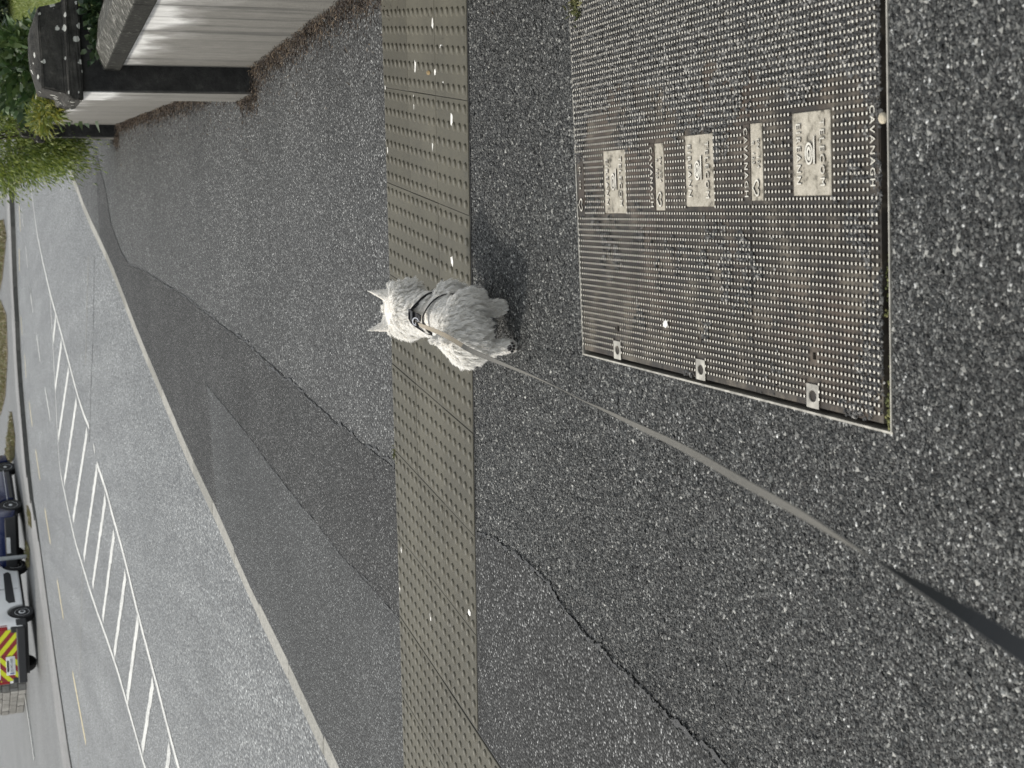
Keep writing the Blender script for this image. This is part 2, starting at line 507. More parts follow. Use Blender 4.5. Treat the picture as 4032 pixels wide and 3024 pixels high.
# cover frame on the sloping footway
CA = rad(-7.6)
CO = np.array([-0.12, 2.29])
ca = np.array([math.cos(CA), math.sin(CA)]); cb = np.array([-math.sin(CA), math.cos(CA)])
CW, CL = 1.04, 1.545
ex3 = np.array([ca[0], ca[1], pz(*(CO + ca)) - pz(*CO)]); ex3 /= np.linalg.norm(ex3)
ey3 = np.cross(PN, ex3)
COVER_M = Matrix(((ex3[0], ey3[0], PN[0], CO[0]), (ex3[1], ey3[1], PN[1], CO[1]), (ex3[2], ey3[2], PN[2], float(pz(*CO))), (0, 0, 0, 1)))
BAND_M = Matrix(((EX[0], EY[0], PN[0], PO[0]), (EX[1], EY[1], PN[1], PO[1]), (EX[2], EY[2], PN[2], PO[2]), (0, 0, 0, 1)))
BAND_M = BAND_M @ Matrix.Translation((0, 0, .003))

def cover_ab(x, y):
    dx, dy = x - CO[0], y - CO[1]
    return dx * ca[0] + dy * ca[1], dx * cb[0] + dy * cb[1]

# ------------------------------------------------------------------ setting: ground sheets
MB().poly([(-400, -60, -.05), (400, -60, -.05), (400, 600, -.05), (-400, 600, -.05)]).build('ground', M_SOIL)['kind'] = 'structure'
tag(MB().poly([(-60, -8, 0), (60, -8, 0), (60, 70, 0), (-60, 70, 0)]).build('road', M_ROAD), kind='structure')
road = bpy.data.objects['road']

ys = np.r_[np.linspace(-3, 10, 131), np.linspace(10.2, 36, 90)]
us = np.linspace(0, 1, 28)
V = []
for y in ys:
    x0, x1 = KX(y) + .12, WX(y) + .12
    for u in us:
        x = x0 + (x1 - x0) * u
        V.append((x, y, float(g(x, y))))
nu = len(us)
Fq = [(i * nu + j, i * nu + j + 1, (i + 1) * nu + j + 1, (i + 1) * nu + j) for i in range(len(ys) - 1) for j in range(nu - 1)]
me = bpy.data.meshes.new('pavement'); me.from_pydata(V, [], Fq)
bm = bmesh.new(); bm.from_mesh(me)
EDGE = .022
for n_, d_ in ((ca, -EDGE + .006), (-ca, -(CW + .012)), (cb, -EDGE - .004), (-cb, -(CL + .008))):
    co_ = CO + n_ * d_ if (n_ is ca or n_ is cb) else CO - n_ * (-d_)
    bmesh.ops.bisect_plane(bm, geom=bm.verts[:] + bm.edges[:] + bm.faces[:], plane_co=(co_[0], co_[1], 0), plane_no=(n_[0], n_[1], 0))
dead = []
for f in bm.faces:
    c = f.calc_center_median(); a, b = cover_ab(c.x, c.y)
    if -EDGE + .006 < a < CW + .012 and -EDGE - .004 < b < CL + .008: dead.append(f)
bmesh.ops.delete(bm, geom=dead, context='FACES')
bm.to_mesh(me); bm.free()
tag(link('pavement', me, M_PAVE), kind='structure')

# tarmac reinstatement strips left of the two seams
SEAM1 = [gp(2905, 3060), gp(2850, 3010), gp(2700, 2876), gp(2500, 2673), gp(2380, 2560), gp(2240, 2420), gp(2160, 2300), gp(2060, 2210), gp(1960, 2130), gp(1882, 2092)]
SEAM1 = [tuple(p) for p in SEAM1]
_s1b = [gp(1557, 1845), gp(*R5) if False else gp(1420, 1740), gp(1344, 1666), gp(*R4(2195, 1090)), gp(*R4(2000, 920)), gp(*R4(1800, 740)), gp(*R4(1600, 570)), gp(*R4(1340, 375)), gp(*R4(1140, 225)), gp(*R4(940, 100)), gp(*R4(840, 60)), gp(*R1(790, 1640)), gp(*R1(720, 1450)), gp(*R1(690, 1250)), gp(*R1(650, 1090)), gp(*R1(610, 930))]
SEAM1 = SEAM1 + [tuple(p) for p in _s1b]
SEAM2 = [gp(1600, 2470), gp(1575, 2432), gp(1450, 2296), gp(1344, 2184), gp(*R7(2005, 10)), gp(*R4(1890, 1530)), gp(*R4(1750, 1350)), gp(*R4(1620, 1180)), gp(*R4(1500, 1030)), gp(*R4(1390, 890)), gp(*R4(1345, 840))]

def between_mesh(name, LA, XB, lift, mat):
    """sheet from the polyline LA (x,y) leftwards to the curve XB(y)"""
    LA = sorted([(p[0], p[1]) for p in LA], key=lambda p: p[1])
    la = np.array(LA); yy = np.linspace(la[0, 1], la[-1, 1], 160)
    xa = np.interp(yy, la[:, 1], la[:, 0]) + RNG.normal(0, .004, len(yy))
    V, Fq = [], []
    for i, y in enumerate(yy):
        xb = min(XB(y), xa[i])
        for j in range(6):
            x = xb + (xa[i] - xb) * j / 5
            V.append((x, y, float(g(x, y)) + lift))
    for i in range(len(yy) - 1):
        for j in range(5):
            Fq.append((i * 6 + j, i * 6 + j + 1, i * 6 + j + 7, i * 6 + j + 6))
    me = bpy.data.meshes.new(name); me.from_pydata(V, [], Fq)
    o = link(name, me, mat); o['kind'] = 'structure'
    return o
between_mesh('tarmac_strip', SEAM1, lambda y: KX(y) + .13, .004, M_STRIP)
_pt = gp(*R4(1350, 850))
_yb = [(gp(*R4(1352, 1500))[0], gp(*R4(1352, 1500))[1])]
PX0 = np.array([gp(*R7(1420, 100))[:2], gp(*R4(1352, 1500))[:2], gp(*R4(1350, 1100))[:2], _pt[:2]])
PX0 = PX0[PX0[:, 1].argsort()]
between_mesh('tarmac_patch', SEAM2, lambda y: max(KX(y) + .13, float(np.interp(y, PX0[:, 1], PX0[:, 0], left=-9))), .0055, M_PATCH)
mb = MB()
zf = lambda x, y: float(g(x, y)) + .0068
W1 = wobble(SEAM1[:10], .006, .02, 4); L1 = W1; strip_mb(mb, L1, RNG.gamma(3, .0033, len(L1)).clip(.002, .022), zf, .003)
L1 = wobble(SEAM1[10:], .012, .04, 5); strip_mb(mb, L1, RNG.gamma(2, .0032, len(L1)).clip(.0005, .02), zf, .003)
o = mb.build('seam_shadow_line', M_JOINT_SHADE); o['kind'] = 'structure'  # shadow line of the open seam, laid down as a dark ribbon
mb = MB()
zf = lambda x, y: float(g(x, y)) + .0085
W2 = wobble(SEAM2, .006, .04, 6); strip_mb(mb, W2, RNG.gamma(1.5, .002, len(W2)).clip(.0003, .012), zf, .002)
strip_mb(mb, [gp(1114, 1010), gp(1120, 1110), gp(1131, 1300), gp(1137, 1485)], .0035, zf, .003, .03)
o = mb.build('pavement_crack', M_JOINT_SHADE); o['kind'] = 'structure'

# kerb of separate stones, flush with both surfaces
kerb = tag(empty('kerb'), kind='structure')
L = np.r_[0, np.cumsum(np.linalg.norm(np.diff(KL, axis=0), axis=1))]
s_ = 3.0
while s_ < L[-1] - 1.0:
    e_ = s_ + .905
    q = np.linspace(s_, e_, 4)
    P = np.c_[np.interp(q, L, KL[:, 0]), np.interp(q, L, KL[:, 1])]
    t_ = (P[-1] - P[0]) / np.linalg.norm(P[-1] - P[0]); n_ = np.array([t_[1], -t_[0]])
    mb = MB(); j = RNG.normal(0, .0025, 3)
    for side in (0,):
        a0, a1 = P[0] + t_ * .004, P[-1] - t_ * .004
        vs = []
        for a in (a0, a1):
            for w in (0.0 + j[0], .15 + j[1]):
                b = a + n_ * w; vs.append((b[0], b[1], -.06))
        for a in (a0, a1):
            for w in (0.0 + j[0], .15 + j[1]):
                b = a + n_ * w; vs.append((b[0], b[1], float(g(*b)) + .008 + j[2] * .8 - (.004 if w < .1 else 0)))
        mb.add(vs, [(0, 1, 3, 2), (4, 6, 7, 5), (0, 4, 5, 1), (2, 3, 7, 6), (0, 2, 6, 4), (1, 5, 7, 3)])
    mb.build('kerb_stone', M_KERB, kerb, bevel=.008, seg=1)
    s_ = e_ + .005

# ------------------------------------------------------------------ tactile band
T = .4
def slab_mesh():
    bm = bmesh.new()
    bmesh.ops.create_cube(bm, size=1, matrix=Matrix.Translation((.2, -.2, -.01)) @ Matrix.Diagonal((.3975, .3975, .03, 1)))
    bmesh.ops.bevel(bm, geom=[e for e in bm.edges if all(v.co.z > 0 for v in e.verts)], offset=.0018, segments=1, affect='EDGES')
    prof = [(.0175, .0), (.0162, .0029), (.0138, .0053), (.0102, .0063)]
    for a in range(6):
        for b in range(6):
            cx, cy = .0333 + a * .0667, -.0333 - b * .0667
            rings = []
            for r_, h_ in prof:
                rings.append([bm.verts.new((cx + r_ * math.cos(w), cy + r_ * math.sin(w), .0049 + h_)) for w in [2 * math.pi * k / 12 for k in range(12)]])
            for r0, r1 in zip(rings[:-1], rings[1:]):
                for k in range(12):
                    f = bm.faces.new((r0[k], r0[(k + 1) % 12], r1[(k + 1) % 12], r1[k])); f.smooth = True
            bm.faces.new(rings[-1]).material_index = 1
    me = bpy.data.meshes.new('paving_slab'); bm.to_mesh(me); bm.free()
    me.materials.append(M_TILE); me.materials.append(M_DOME)
    return me
band = tag(empty('tactile_paving'), kind='structure')
SLAB = slab_mesh()
tilt = random.Random(3)
for i in range(-3, 10):
    rows = 4 if i >= 6 else 3
    for j in range(rows):
        o = bpy.data.objects.new('paving_slab', SLAB); COL.objects.link(o); o.parent = band
        Mx = Matrix.Translation((-(i + 1) * T + .002, -j * T - .002, tilt.uniform(-.0008, .0012)))
        if i >= 6:
            Mx = Matrix.Translation((-6 * T, 0, 0)) @ Matrix.Rotation(rad(-.45), 4, 'Z') @ Matrix.Translation((6 * T, 0, 0)) @ Mx
        rot = Matrix.Rotation(rad(tilt.uniform(-.15, .15)), 4, 'Y')
        o.matrix_world = BAND_M @ Mx @ rot
M_FILL = plain('joint_sand', (.06, .056, .045), .9, var=.5, scale=30)
mb = MB()   # jointing sand between the slabs, dark bedding along the edges
mb.box(-6 * T - .001, 3 * T, -3 * T, 0, -.02, .0026, BAND_M)
mb.build('joint_filler', M_FILL, band)
mb = MB()
mb.box(-6 * T + .01, 3 * T, -3 * T - .007, -3 * T, -.02, .0012, BAND_M)
mb.box(-10 * T, 3 * T, .0, .004, -.02, .0012, BAND_M)
mb.box(-10 * T, -6 * T - .001, -4 * T - .006, 0, -.02, .0010, BAND_M)
mb.build('bedding_joint', M_JOINT_SHADE, band)

# bird droppings on the slabs
M_DROP = plain('white_dropping', (.75, .74, .7), .8, var=.3, scale=60)
def on_band(X, Y, lift):
    d = ray(X, Y); t = (PN @ (PO - CAM)) / (PN @ d); p = CAM + t * d
    return p + PN * lift
def splat(X, Y, a, b, ang, label, lift=.0092):
    p = on_band(X, Y, lift)
    n = 14; vs = [(0, 0, .0018)]
    for k in range(n):
        w = 2 * math.pi * k / n; r = random.uniform(.65, 1.2)
        vs.append((a * r * math.cos(w), b * r * math.sin(w), 0))
    mb = MB().add(vs, [(0, 1 + k, 1 + (k + 1) % n) for k in range(n)])
    o = mb.build('bird_dropping', M_DROP)
    R_ = BAND_M.to_3x3().to_4x4()
    o.matrix_world = Matrix.Translation(p) @ R_ @ Matrix.Rotation(ang, 4, 'Z')
    tag(o, label, 'dropping', 'white bird droppings on the tactile slabs')
for k, (X, Y, a, b, lb) in enumerate([
        (1643, 262, .008, .03, 'largest long white bird dropping on the right of the tactile slabs'),
        (1712, 100, .006, .028, 'slanted streak of white dropping high on the right tactile slabs'),
        (1787, 470, .008, .028, 'wide white dropping near the camera-side edge of the slabs, right of the dog'),
        (1747, 185, .011, .009, 'curled white dropping among the domes at the right'),
        (1722, 283, .006, .012, 'small white dropping beside a brown leaf on the slabs'),
        (1712, 570, .004, .026, 'thin pale streak of dropping in the middle of the slab row'),
        (1638, 400, .004, .03, 'thin white streak crossing from a slab joint'),
        (1753, 335, .004, .018, 'short pale streak just beyond the right slab joint'),
        (1525, 345, .005, .012, 'small white dropping on the far edge at the right slab joint'),
        (1534, 588, .004, .016, 'white fleck on the far edge of the slabs, right of the dog'),
        (1788, 1022, .008, .026, 'pale chalky dropping on the slab beside the dog\'s right flank'),
        (1857, 2410, .009, .013, 'white blot near the camera-side edge of the slabs at the left'),
        (1779, 2458, .006, .011, 'small white dot next to a hairline curl on the left slabs'),
        (1703, 2425, .006, .02, 'pale smear along a dome on the left slabs'),
        (1581, 2315, .004, .018, 'white streak on the far edge of the left slabs'),
        (1588, 2163, .005, .015, 'white capped dome at the far edge of the left slabs')]):
    splat(X, Y, b * .95, max(a * 2.0, .008), random.uniform(-.25, .25), lb)
o_leaf = on_band(1697, 286, .011)
n = 10
mb = MB().add([(0, 0, .003)] + [(.009 * math.cos(2 * math.pi * k / n), .028 * math.sin(2 * math.pi * k / n), 0) for k in range(n)], [(0, 1 + k, 1 + (k + 1) % n) for k in range(n)])
o = mb.build('dead_leaf', plain('brown_leaf', (.2, .14, .06), .8))
o.matrix_world = Matrix.Translation(o_leaf) @ BAND_M.to_3x3().to_4x4()
tag(o, 'small ochre brown dead leaf lying flat on the tactile slabs', 'leaf')

# ------------------------------------------------------------------ inspection covers
ROWS = [(0.0, .4992), (.5012, 1.0022), (1.0042, CL - .008)]
fr = tag(empty('cover_frame'), 'pale steel frame edging the three iron inspection covers in the footway', 'cover frame')
fr.matrix_world = COVER_M
mb = MB()
mb.box(-.017, -.0125, -.03, CL + .012, -.09, .0015)
mb.box(-.012, CW + .012, CL + .001, CL + .006, -.09, .003)
mb.box(-.012, CW + .012, -.03, -.0265, -.09, .004)
mb.box(CW + .006, CW + .012, -.0265, CL + .001, -.09, .001)
fr_e = mb.build('frame_edge', M_STEEL, fr)
MB().box(-.012, CW + .006, -.0265, CL + .001, -.1, -.085).build('frame_bed', M_BLACK, fr)
# moss filling the open joint at the near edge
mrng = np.random.default_rng(5)

def stud_mesh(b0, b1, holes):
    V, Fc = [], []
    tw, tl, h = .0029, .0026, .0036
    pa, pb = .0156, .0146
    na = int((CW - .03) / pa); nb = int((b1 - b0 - .006) / pb) + 1
    offb = (b1 - b0 - (nb - 1) * pb) / 2
    for ia in range(na):
        a = .018 + ia * pa
        for ib in range(nb):
            b = b0 + offb + ib * pb
            if any(x0 < a < x1 and y0 < b < y1 for x0, x1, y0, y1 in holes): continue
            n = len(V)
            for z, s in ((0.001, 1.25), (h + .002, .9)):
                for sx, sy in ((-1, -1), (1, -1), (1, 1), (-1, 1)):
                    V.append((a + sx * tw * s, b + sy * tl * s, z))
            Fc += [(n + 4, n + 5, n + 6, n + 7)] + [(n + k, n + (k + 1) % 4, n + 4 + (k + 1) % 4, n + 4 + k) for k in range(4)]
    return fast_mesh('stud', V, Fc)

PANELS = [(.513, .243), (.492, .752), (.475, 1.263)]
NAMES = ['nearest', 'middle', 'farthest']
flip = Matrix.Rotation(math.pi, 4, 'Z')
def put(me, name, a, b, z, parent, mat, rot=True):
    o = link(name, me, mat, parent)
    o.matrix_local = Matrix.Translation((a, b, z)) @ (flip if rot else Matrix.Identity(4))
    return o
TX = {}
for w_, sz, sp_ in (('TELECOM', .0245, 1.33), ('EIREANN', .0245, 1.33), ('CAVANAGH', .0235, 1.25), ('EN  124', .0155, 1.25), ('B  125', .0155, 1.25)):
    TX[w_] = text_mesh('lettering', w_, sz, .0016, sp_)

def ring(mb, a0, b0, a1, b1, z0, z1, n=32, w0=0, w1=2 * math.pi, cx=0, cy=0):
    base = len(mb.v)
    m = n if abs(w1 - w0) < 6.28 else n - 0
    for k in range(n + 1):
        w = w0 + (w1 - w0) * k / n
        for (A, B) in ((a0, b0), (a1, b1)):
            for z in (z0, z1):
                mb.v.append((cx + A * math.cos(w), cy + B * math.sin(w), z))
    for k in range(n):
        p, q = base + 4 * k, base + 4 * (k + 1)
        mb.f += [(p + 1, p + 3, q + 3, q + 1), (p, q, q + 2, p + 2), (p, p + 1, q + 1, q), (p + 2, q + 2, q + 3, p + 3)]

def emblem():
    mb = MB()                       # ringed letter e with a bar over it, in text direction (x right, y up)
    ring(mb, .0225, .0155, .0175, .0112, 0, .004, cy=-.004)
    ring(mb, .0145, .0088, .0085, .0035, 0, .004, 24, .1, 2 * math.pi - .25, cy=-.004)
    mb.box(-.001, .0145, -.0047, -.0033, 0, .004)
    mb.box(-.034, .021, .0135, .0185, 0, .004)
    me_o = mb.build('emblem', M_STUD); me = me_o.data
    bpy.data.objects.remove(me_o)
    return me
EMB = emblem()
def heart():
    mb = MB(); pts = []
    for k in range(40):
        t_ = 2 * math.pi * k / 40
        pts.append((.00115 * 16 * math.sin(t_) ** 3, .0011 * (13 * math.cos(t_) - 5 * math.cos(2 * t_) - 2 * math.cos(3 * t_) - math.cos(4 * t_))))
    P = np.array(pts); c_ = P.mean(0); inner = c_ + (P - c_) * .78
    n = len(P); vs = [(x, y, 0) for x, y in P] + [(x, y, .0035) for x, y in P] + [(x, y, .0035) for x, y in inner] + [(x, y, 0) for x, y in inner]
    fs = []
    for k in range(n):
        k2 = (k + 1) % n
        fs += [(k, k2, n + k2, n + k), (n + k, n + k2, 2 * n + k2, 2 * n + k), (2 * n + k, 2 * n + k2, 3 * n + k2, 3 * n + k)]
    mb.add(vs, fs)
    o = mb.build('heart_mark', M_STUD); me = o.data; bpy.data.objects.remove(o)
    return me
HRT = heart()

LCOV = ['nearest iron inspection cover, gritty, with an open dark joint along its edge',
        'middle of three iron inspection covers, name panel between two seams',
        'farthest iron inspection cover, beside the dog, rust brown with a name panel']
for k, (b0, b1) in enumerate(ROWS):
    cv = tag(empty('inspection_cover'), LCOV[k], 'manhole cover', 'iron inspection covers in one frame')
    cv.matrix_world = COVER_M
    pa, pb = PANELS[k]
    holes = [(pa - .088, pa + .088, pb - .078, pb + .078)]
    # lettering strips along the seams, shared by the covers either side
    for sb in (.5, 1.003):
        if abs(b1 - sb) < .02 or abs(b0 - sb) < .02:
            ac = .503 if sb == .5 else .482
            holes.append((ac - .085, ac + .085, sb - .056, sb + .034))
    if k == 0: holes.append((.425, .612, 0, .036))
    if k == 2: holes.append((.38, .56, 1.485, 1.56))
    hy = [.255, .775, 1.288][k]
    holes.append((-.01, .052, hy - .026, hy + .026))
    sq = [(.105, .25), (.093, .766), (.08, 1.282)][k]
    holes.append((sq[0] - .012, sq[0] + .012, sq[1] - .012, sq[1] + .012))
    # plate with real square key holes cut through it
    xs_ = [0.0, sq[0] - .0075, sq[0] + .0075, .914, .93, CW]
    yk = [b0, sq[1] - .0065, sq[1] + .0065, b1]
    mb = MB()
    for ix in range(5):
        for iy in range(3):
            if iy == 1 and ix in (1, 3): continue
            mb.add([(x, y, z) for z in (-.02, .001) for y in (yk[iy], yk[iy + 1]) for x in (xs_[ix], xs_[ix + 1])],
                   [(4, 5, 7, 6)] + [(0, 1, 5, 4), (2, 6, 7, 3), (0, 4, 6, 2), (1, 3, 7, 5)])
    mb.build('plate', M_IRON, cv)
    st = link('stud', stud_mesh(b0, b1, holes), M_STUD, cv); st['kind'] = 'stuff'
    pn = MB().box(pa - .083, pa + .083, pb - .073, pb + .073, .0005, .0038).build('name_panel', M_PANEL, cv, bevel=.001, seg=1)
    put(TX['TELECOM'], 'lettering', pa, pb - .045, .0052, pn, M_STUD)
    put(TX['EIREANN'], 'lettering', pa, pb + .047, .0052, pn, M_STUD)
    put(EMB, 'emblem', pa, pb, .0036, pn, M_STUD)
    if k == 0:
        s_p = MB().box(.428, .61, .003, .034, .0005, .003).build('maker_panel', M_IRON, cv)
        put(TX['CAVANAGH'], 'lettering', .519, .0205, .0042, s_p, M_STUD)
    if k in (0, 1):     # the maker's strip sits on this cover's far seam (name) and the next cover's near seam (standard)
        ac = .503 if k == 0 else .482
        s_p = MB().box(ac - .082, ac + .082, b1 - .053 + (.0 if k else 0), b1 - .002, .0005, .0032).build('maker_panel', M_PANEL, cv)
        put(TX['EN  124'], 'lettering', ac + .018, b1 - .038, .0044, s_p, M_STUD)
        put(TX['B  125'], 'lettering', ac + .02, b1 - .016, .0044, s_p, M_STUD)
        o = put(HRT, 'heart_mark', ac - .055, b1 - .027, .003, s_p, M_STUD)
    if k in (1, 2):
        ac = .503 if k == 1 else .482
        s_p = MB().box(ac - .082, ac + .082, b0 + .002, b0 + .031, .0005, .003).build('maker_panel', M_IRON, cv)
        put(TX['CAVANAGH'], 'lettering', ac, b0 + .0165, .0042, s_p, M_STUD)
    if k == 2:
        s_p = MB().box(.385, .555, 1.488, b1 - .002, .0005, .003).build('maker_panel', M_IRON, cv)
        put(TX['EN  124'], 'lettering', .49, 1.512, .0042, s_p, M_STUD)
        put(HRT, 'heart_mark', .415, 1.512, .003, s_p, M_STUD)
    # lifting socket: pale plate with a round recess
    mb = MB(); n = 20; r_ = .0125; cx, cy = .0215, hy
    outer = [(-.003, hy - .0245), (.0465, hy - .0245), (.0465, hy + .0245), (-.003, hy + .0245)]
    vs, fs = [], []
    for q in range(n):
        w = 2 * math.pi * (q + .5) / n; c_, s2 = math.cos(w), math.sin(w)
        sc_ = min(.0248 / max(abs(c_), 1e-6), .0245 / max(abs(s2), 1e-6))
        vs += [(cx + c_ * sc_, cy + s2 * sc_, .0042), (cx + c_ * r_, cy + s2 * r_ * 1.25, .0042), (cx + c_ * r_, cy + s2 * r_ * 1.25, -.012)]
    for q in range(n):
        p, q2 = 3 * q, 3 * ((q + 1) % n)
        fs += [(p, p + 1, q2 + 1, q2), (p + 1, p + 2, q2 + 2, q2 + 1)]
    fs.append(tuple(3 * q + 2 for q in range(n)))
    mb.add(vs, fs)
    so = mb.build('lifting_socket', M_STEEL, cv)
    MB().lathe([(.0085, -.012), (.0085, -.003), (.006, -.0015)], 14, Matrix.Translation((cx, cy, 0))).build('socket_plug', M_STUD if k == 0 else M_IRON, so)
p = COVER_M @ Vector((.118, .963, .008))
mb = MB().add([(0, 0, .002)] + [((.011 * random.uniform(.6, 1.3)) * math.cos(w), (.013 * random.uniform(.6, 1.3)) * math.sin(w), 0) for w in np.linspace(0, 6.0, 12)], [(0, 1 + k, 1 + (k + 1) % 12) for k in range(12)])
o = mb.build('bird_dropping', M_DROP); o.matrix_world = COVER_M @ Matrix.Translation((.118, .963, .0062))
tag(o, 'white bird dropping on the middle iron cover', 'dropping')

# ------------------------------------------------------------------ loose stone
OCT_V = np.array([(1, 0, 0), (0, 1, 0), (-1, 0, 0), (0, -1, 0), (0, 0, 1), (0, 0, -1.0)])
OCT_F = np.array([(0, 1, 4), (1, 2, 4), (2, 3, 4), (3, 0, 4), (1, 0, 5), (2, 1, 5), (3, 2, 5), (0, 3, 5)])
def chips(name, P, rad_, mat, flat=.6, rng=RNG, lift=0.0):
    n = len(P)
    V = OCT_V[None] * rng.uniform(.65, 1.3, (n, 6, 1)) + rng.normal(0, .18, (n, 6, 3))
    V *= rad_[:, None, None]
    q = rng.normal(0, 1, (n, 4)); q /= np.linalg.norm(q, axis=1)[:, None]
    w, x, y, z = q.T
    Rm = np.stack([np.stack([1 - 2 * (y * y + z * z), 2 * (x * y - z * w), 2 * (x * z + y * w)], 1),
                   np.stack([2 * (x * y + z * w), 1 - 2 * (x * x + z * z), 2 * (y * z - x * w)], 1),
                   np.stack([2 * (x * z - y * w), 2 * (y * z + x * w), 1 - 2 * (x * x + y * y)], 1)], 1)
    V = np.einsum('nij,nkj->nki', Rm, V)
    V[:, :, 2] *= flat
    V += P[:, None, :]; V[:, :, 2] += lift
    Fc = OCT_F[None] + (np.arange(n) * 6)[:, None, None]
    me = fast_mesh(name, V.reshape(-1, 3), Fc.reshape(-1, 3))
    o = link(name, me, mat); o['kind'] = 'stuff'
    return o

sp = .0060
gx, gy = np.meshgrid(np.arange(-2.0, 2.1, sp), np.arange(1.62, 5.45, sp))
X = gx.ravel() + RNG.uniform(-.5, .5, gx.size) * sp; Y = gy.ravel() + RNG.uniform(-.5, .5, gx.size) * sp
Z = g(X, Y)
# inside the picture (with a margin), right of the seam, off the covers and the slabs
d = np.c_[X, Y, Z] - CAM
zc = d @ FW; lx = (d @ RT) / zc * F_PX; ly = (d @ UP) / zc * F_PX
ok = (np.abs(lx) < 1720) & (ly > -2250)
ca_, cb_ = cover_ab(X, Y)
ok &= ~((ca_ > -.021) & (ca_ < CW + .013) & (cb_ > -.031) & (cb_ < CL + .008))
bw = np.c_[X, Y, Z] - PO
ok &= (bw @ EY) < -3 * T - .006
s1 = np.array(sorted([p[:2] for p in SEAM1], key=lambda p: p[1]))
ok &= X > np.interp(Y, s1[:, 1], s1[:, 0]) + .012
P = np.c_[X, Y, Z][ok]
r_ = RNG.gamma(5.0, .00066, len(P)).clip(.0014, .0075)
chips('stone_chips', P, r_, M_CHIP, .62, lift=.0005)
k_ = np.repeat(W1, 7, 0) + RNG.normal(0, .012, (len(W1) * 7, 2)); k_[:, 0] -= .004     # crumbs broken off the seam
chips('tarmac_crumbs', np.c_[k_, g(k_[:, 0], k_[:, 1]) + .006], RNG.gamma(4, .0009, len(k_)).clip(.0012, .007), M_CHIP, .6)
# tarmac grit spilled over the covers
def vnoise(x, y, s, seed):
    r = np.random.default_rng(seed); G_ = r.random((64, 64))
    u, v = x * s, y * s; i, j = np.floor(u).astype(int), np.floor(v).astype(int); fu, fv = u - i, v - j
    fu, fv = fu * fu * (3 - 2 * fu), fv * fv * (3 - 2 * fv)
    a = G_[i % 64, j % 64]; b = G_[(i + 1) % 64, j % 64]; c = G_[i % 64, (j + 1) % 64]; e = G_[(i + 1) % 64, (j + 1) % 64]
    return (a * (1 - fu) + b * fu) * (1 - fv) + (c * (1 - fu) + e * fu) * fv
sp = .0042
ga, gb = np.meshgrid(np.arange(0, CW, sp), np.arange(-.002, CL, sp))
A = ga.ravel() + RNG.uniform(-.5, .5, ga.size) * sp; B = gb.ravel() + RNG.uniform(-.5, .5, ga.size) * sp
fld = .55 * vnoise(A, B, 7, 1) + .3 * vnoise(A, B, 19, 2) + .25 * vnoise(A, B, 50, 3)
dens = fld + np.clip((A - .55) * 2.0, -.12, .7) + np.clip((.16 - B) * 1.5, -.05, .22) - .1 * np.clip((.35 - A) * 3, 0, 1)
for pa, pb in PANELS:
    dens -= .35 * ((abs(A - pa) < .085) & (abs(B - pb) < .075))
for pa, pb in ((.503, .49), (.482, .99)):
    dens -= .25 * ((abs(A - pa) < .085) & (abs(B - pb) < .05))
ok = dens > .57 + RNG.uniform(-.05, .05, len(A))
A, B = A[ok], B[ok]
W = np.array(COVER_M)[:3, :3]; P = np.c_[A, B, np.full(len(A), .0012) + RNG.uniform(0, .003, len(A))] @ W.T + np.array(COVER_M)[:3, 3]
chips('tarmac_grit', P, RNG.gamma(5, .00064, len(P)).clip(.0012, .0054), M_GRIT, .6)

# pebble in the open joint and moss
M_PEB = plain('pebble_stone', (.5, .44, .33), .7, var=.3, scale=120, bump=.002)
bm = bmesh.new(); bmesh.ops.create_icosphere(bm, subdivisions=3, radius=.0105)
for v in bm.verts: v.co *= random.uniform(.96, 1.04); v.co.z *= .8
me = bpy.data.meshes.new('pebble'); bm.to_mesh(me); bm.free()
me.polygons.foreach_set('use_smooth', [True] * len(me.polygons))
o = link('pebble', me, M_PEB); o.matrix_world = COVER_M @ Matrix.Translation((.568, -.0125, .003))
tag(o, 'small tan pebble stuck in the dark joint of the nearest cover', 'pebble')
n = 320
A = np.abs(mrng.normal(0, .05, n)) - .01; B = mrng.uniform(-.025, -.002, n)
A = np.where(mrng.random(n) < .25, mrng.uniform(.2, .32, n), A)
P = np.c_[A, B, mrng.uniform(-.02, -.002, n)] @ W.T + np.array(COVER_M)[:3, 3]
M_MOSS = m_leaf('moss', (.05, .06, .02), (.1, .11, .035), (.2, .19, .08), .1, .9)
o = chips('moss', P, mrng.uniform(.002, .005, n), M_MOSS, .8)
# dust bed inside the joint so it is not bottomless

# ------------------------------------------------------------------ blades and leaves
def blades(name, P, length, width, mat, lean=.5, rng=RNG, dirs=None, parent=None, kind='stuff', droop=.35):
    n = len(P)
    if dirs is None:
        dirs = rng.normal(0, lean, (n, 3)); dirs[:, 2] = 1
    dirs = dirs / np.linalg.norm(dirs, axis=1)[:, None]
    side = np.cross(dirs, rng.normal(0, 1, (n, 3))); side /= np.linalg.norm(side, axis=1)[:, None] + 1e-9
    bend = rng.normal(0, 1, (n, 3)); bend[:, 2] = -np.abs(bend[:, 2]); bend *= droop
    L = length[:, None]; w = width[:, None]
    m_ = P + dirs * L * .5; t_ = P + dirs * L + bend * L * .5
    V = np.stack([P - side * w * .35, P + side * w * .35, m_ + side * w * .5, m_ - side * w * .5, t_], 1)
    base = (np.arange(n) * 5)[:, None]
    F3 = np.concatenate([base + np.array([[0, 1, 2]]), base + np.array([[0, 2, 3]]), base + np.array([[3, 2, 4]])], 0)
    me = fast_mesh(name, V.reshape(-1, 3), F3)
    o = link(name, me, mat, parent)
    if kind: o['kind'] = kind
    return o

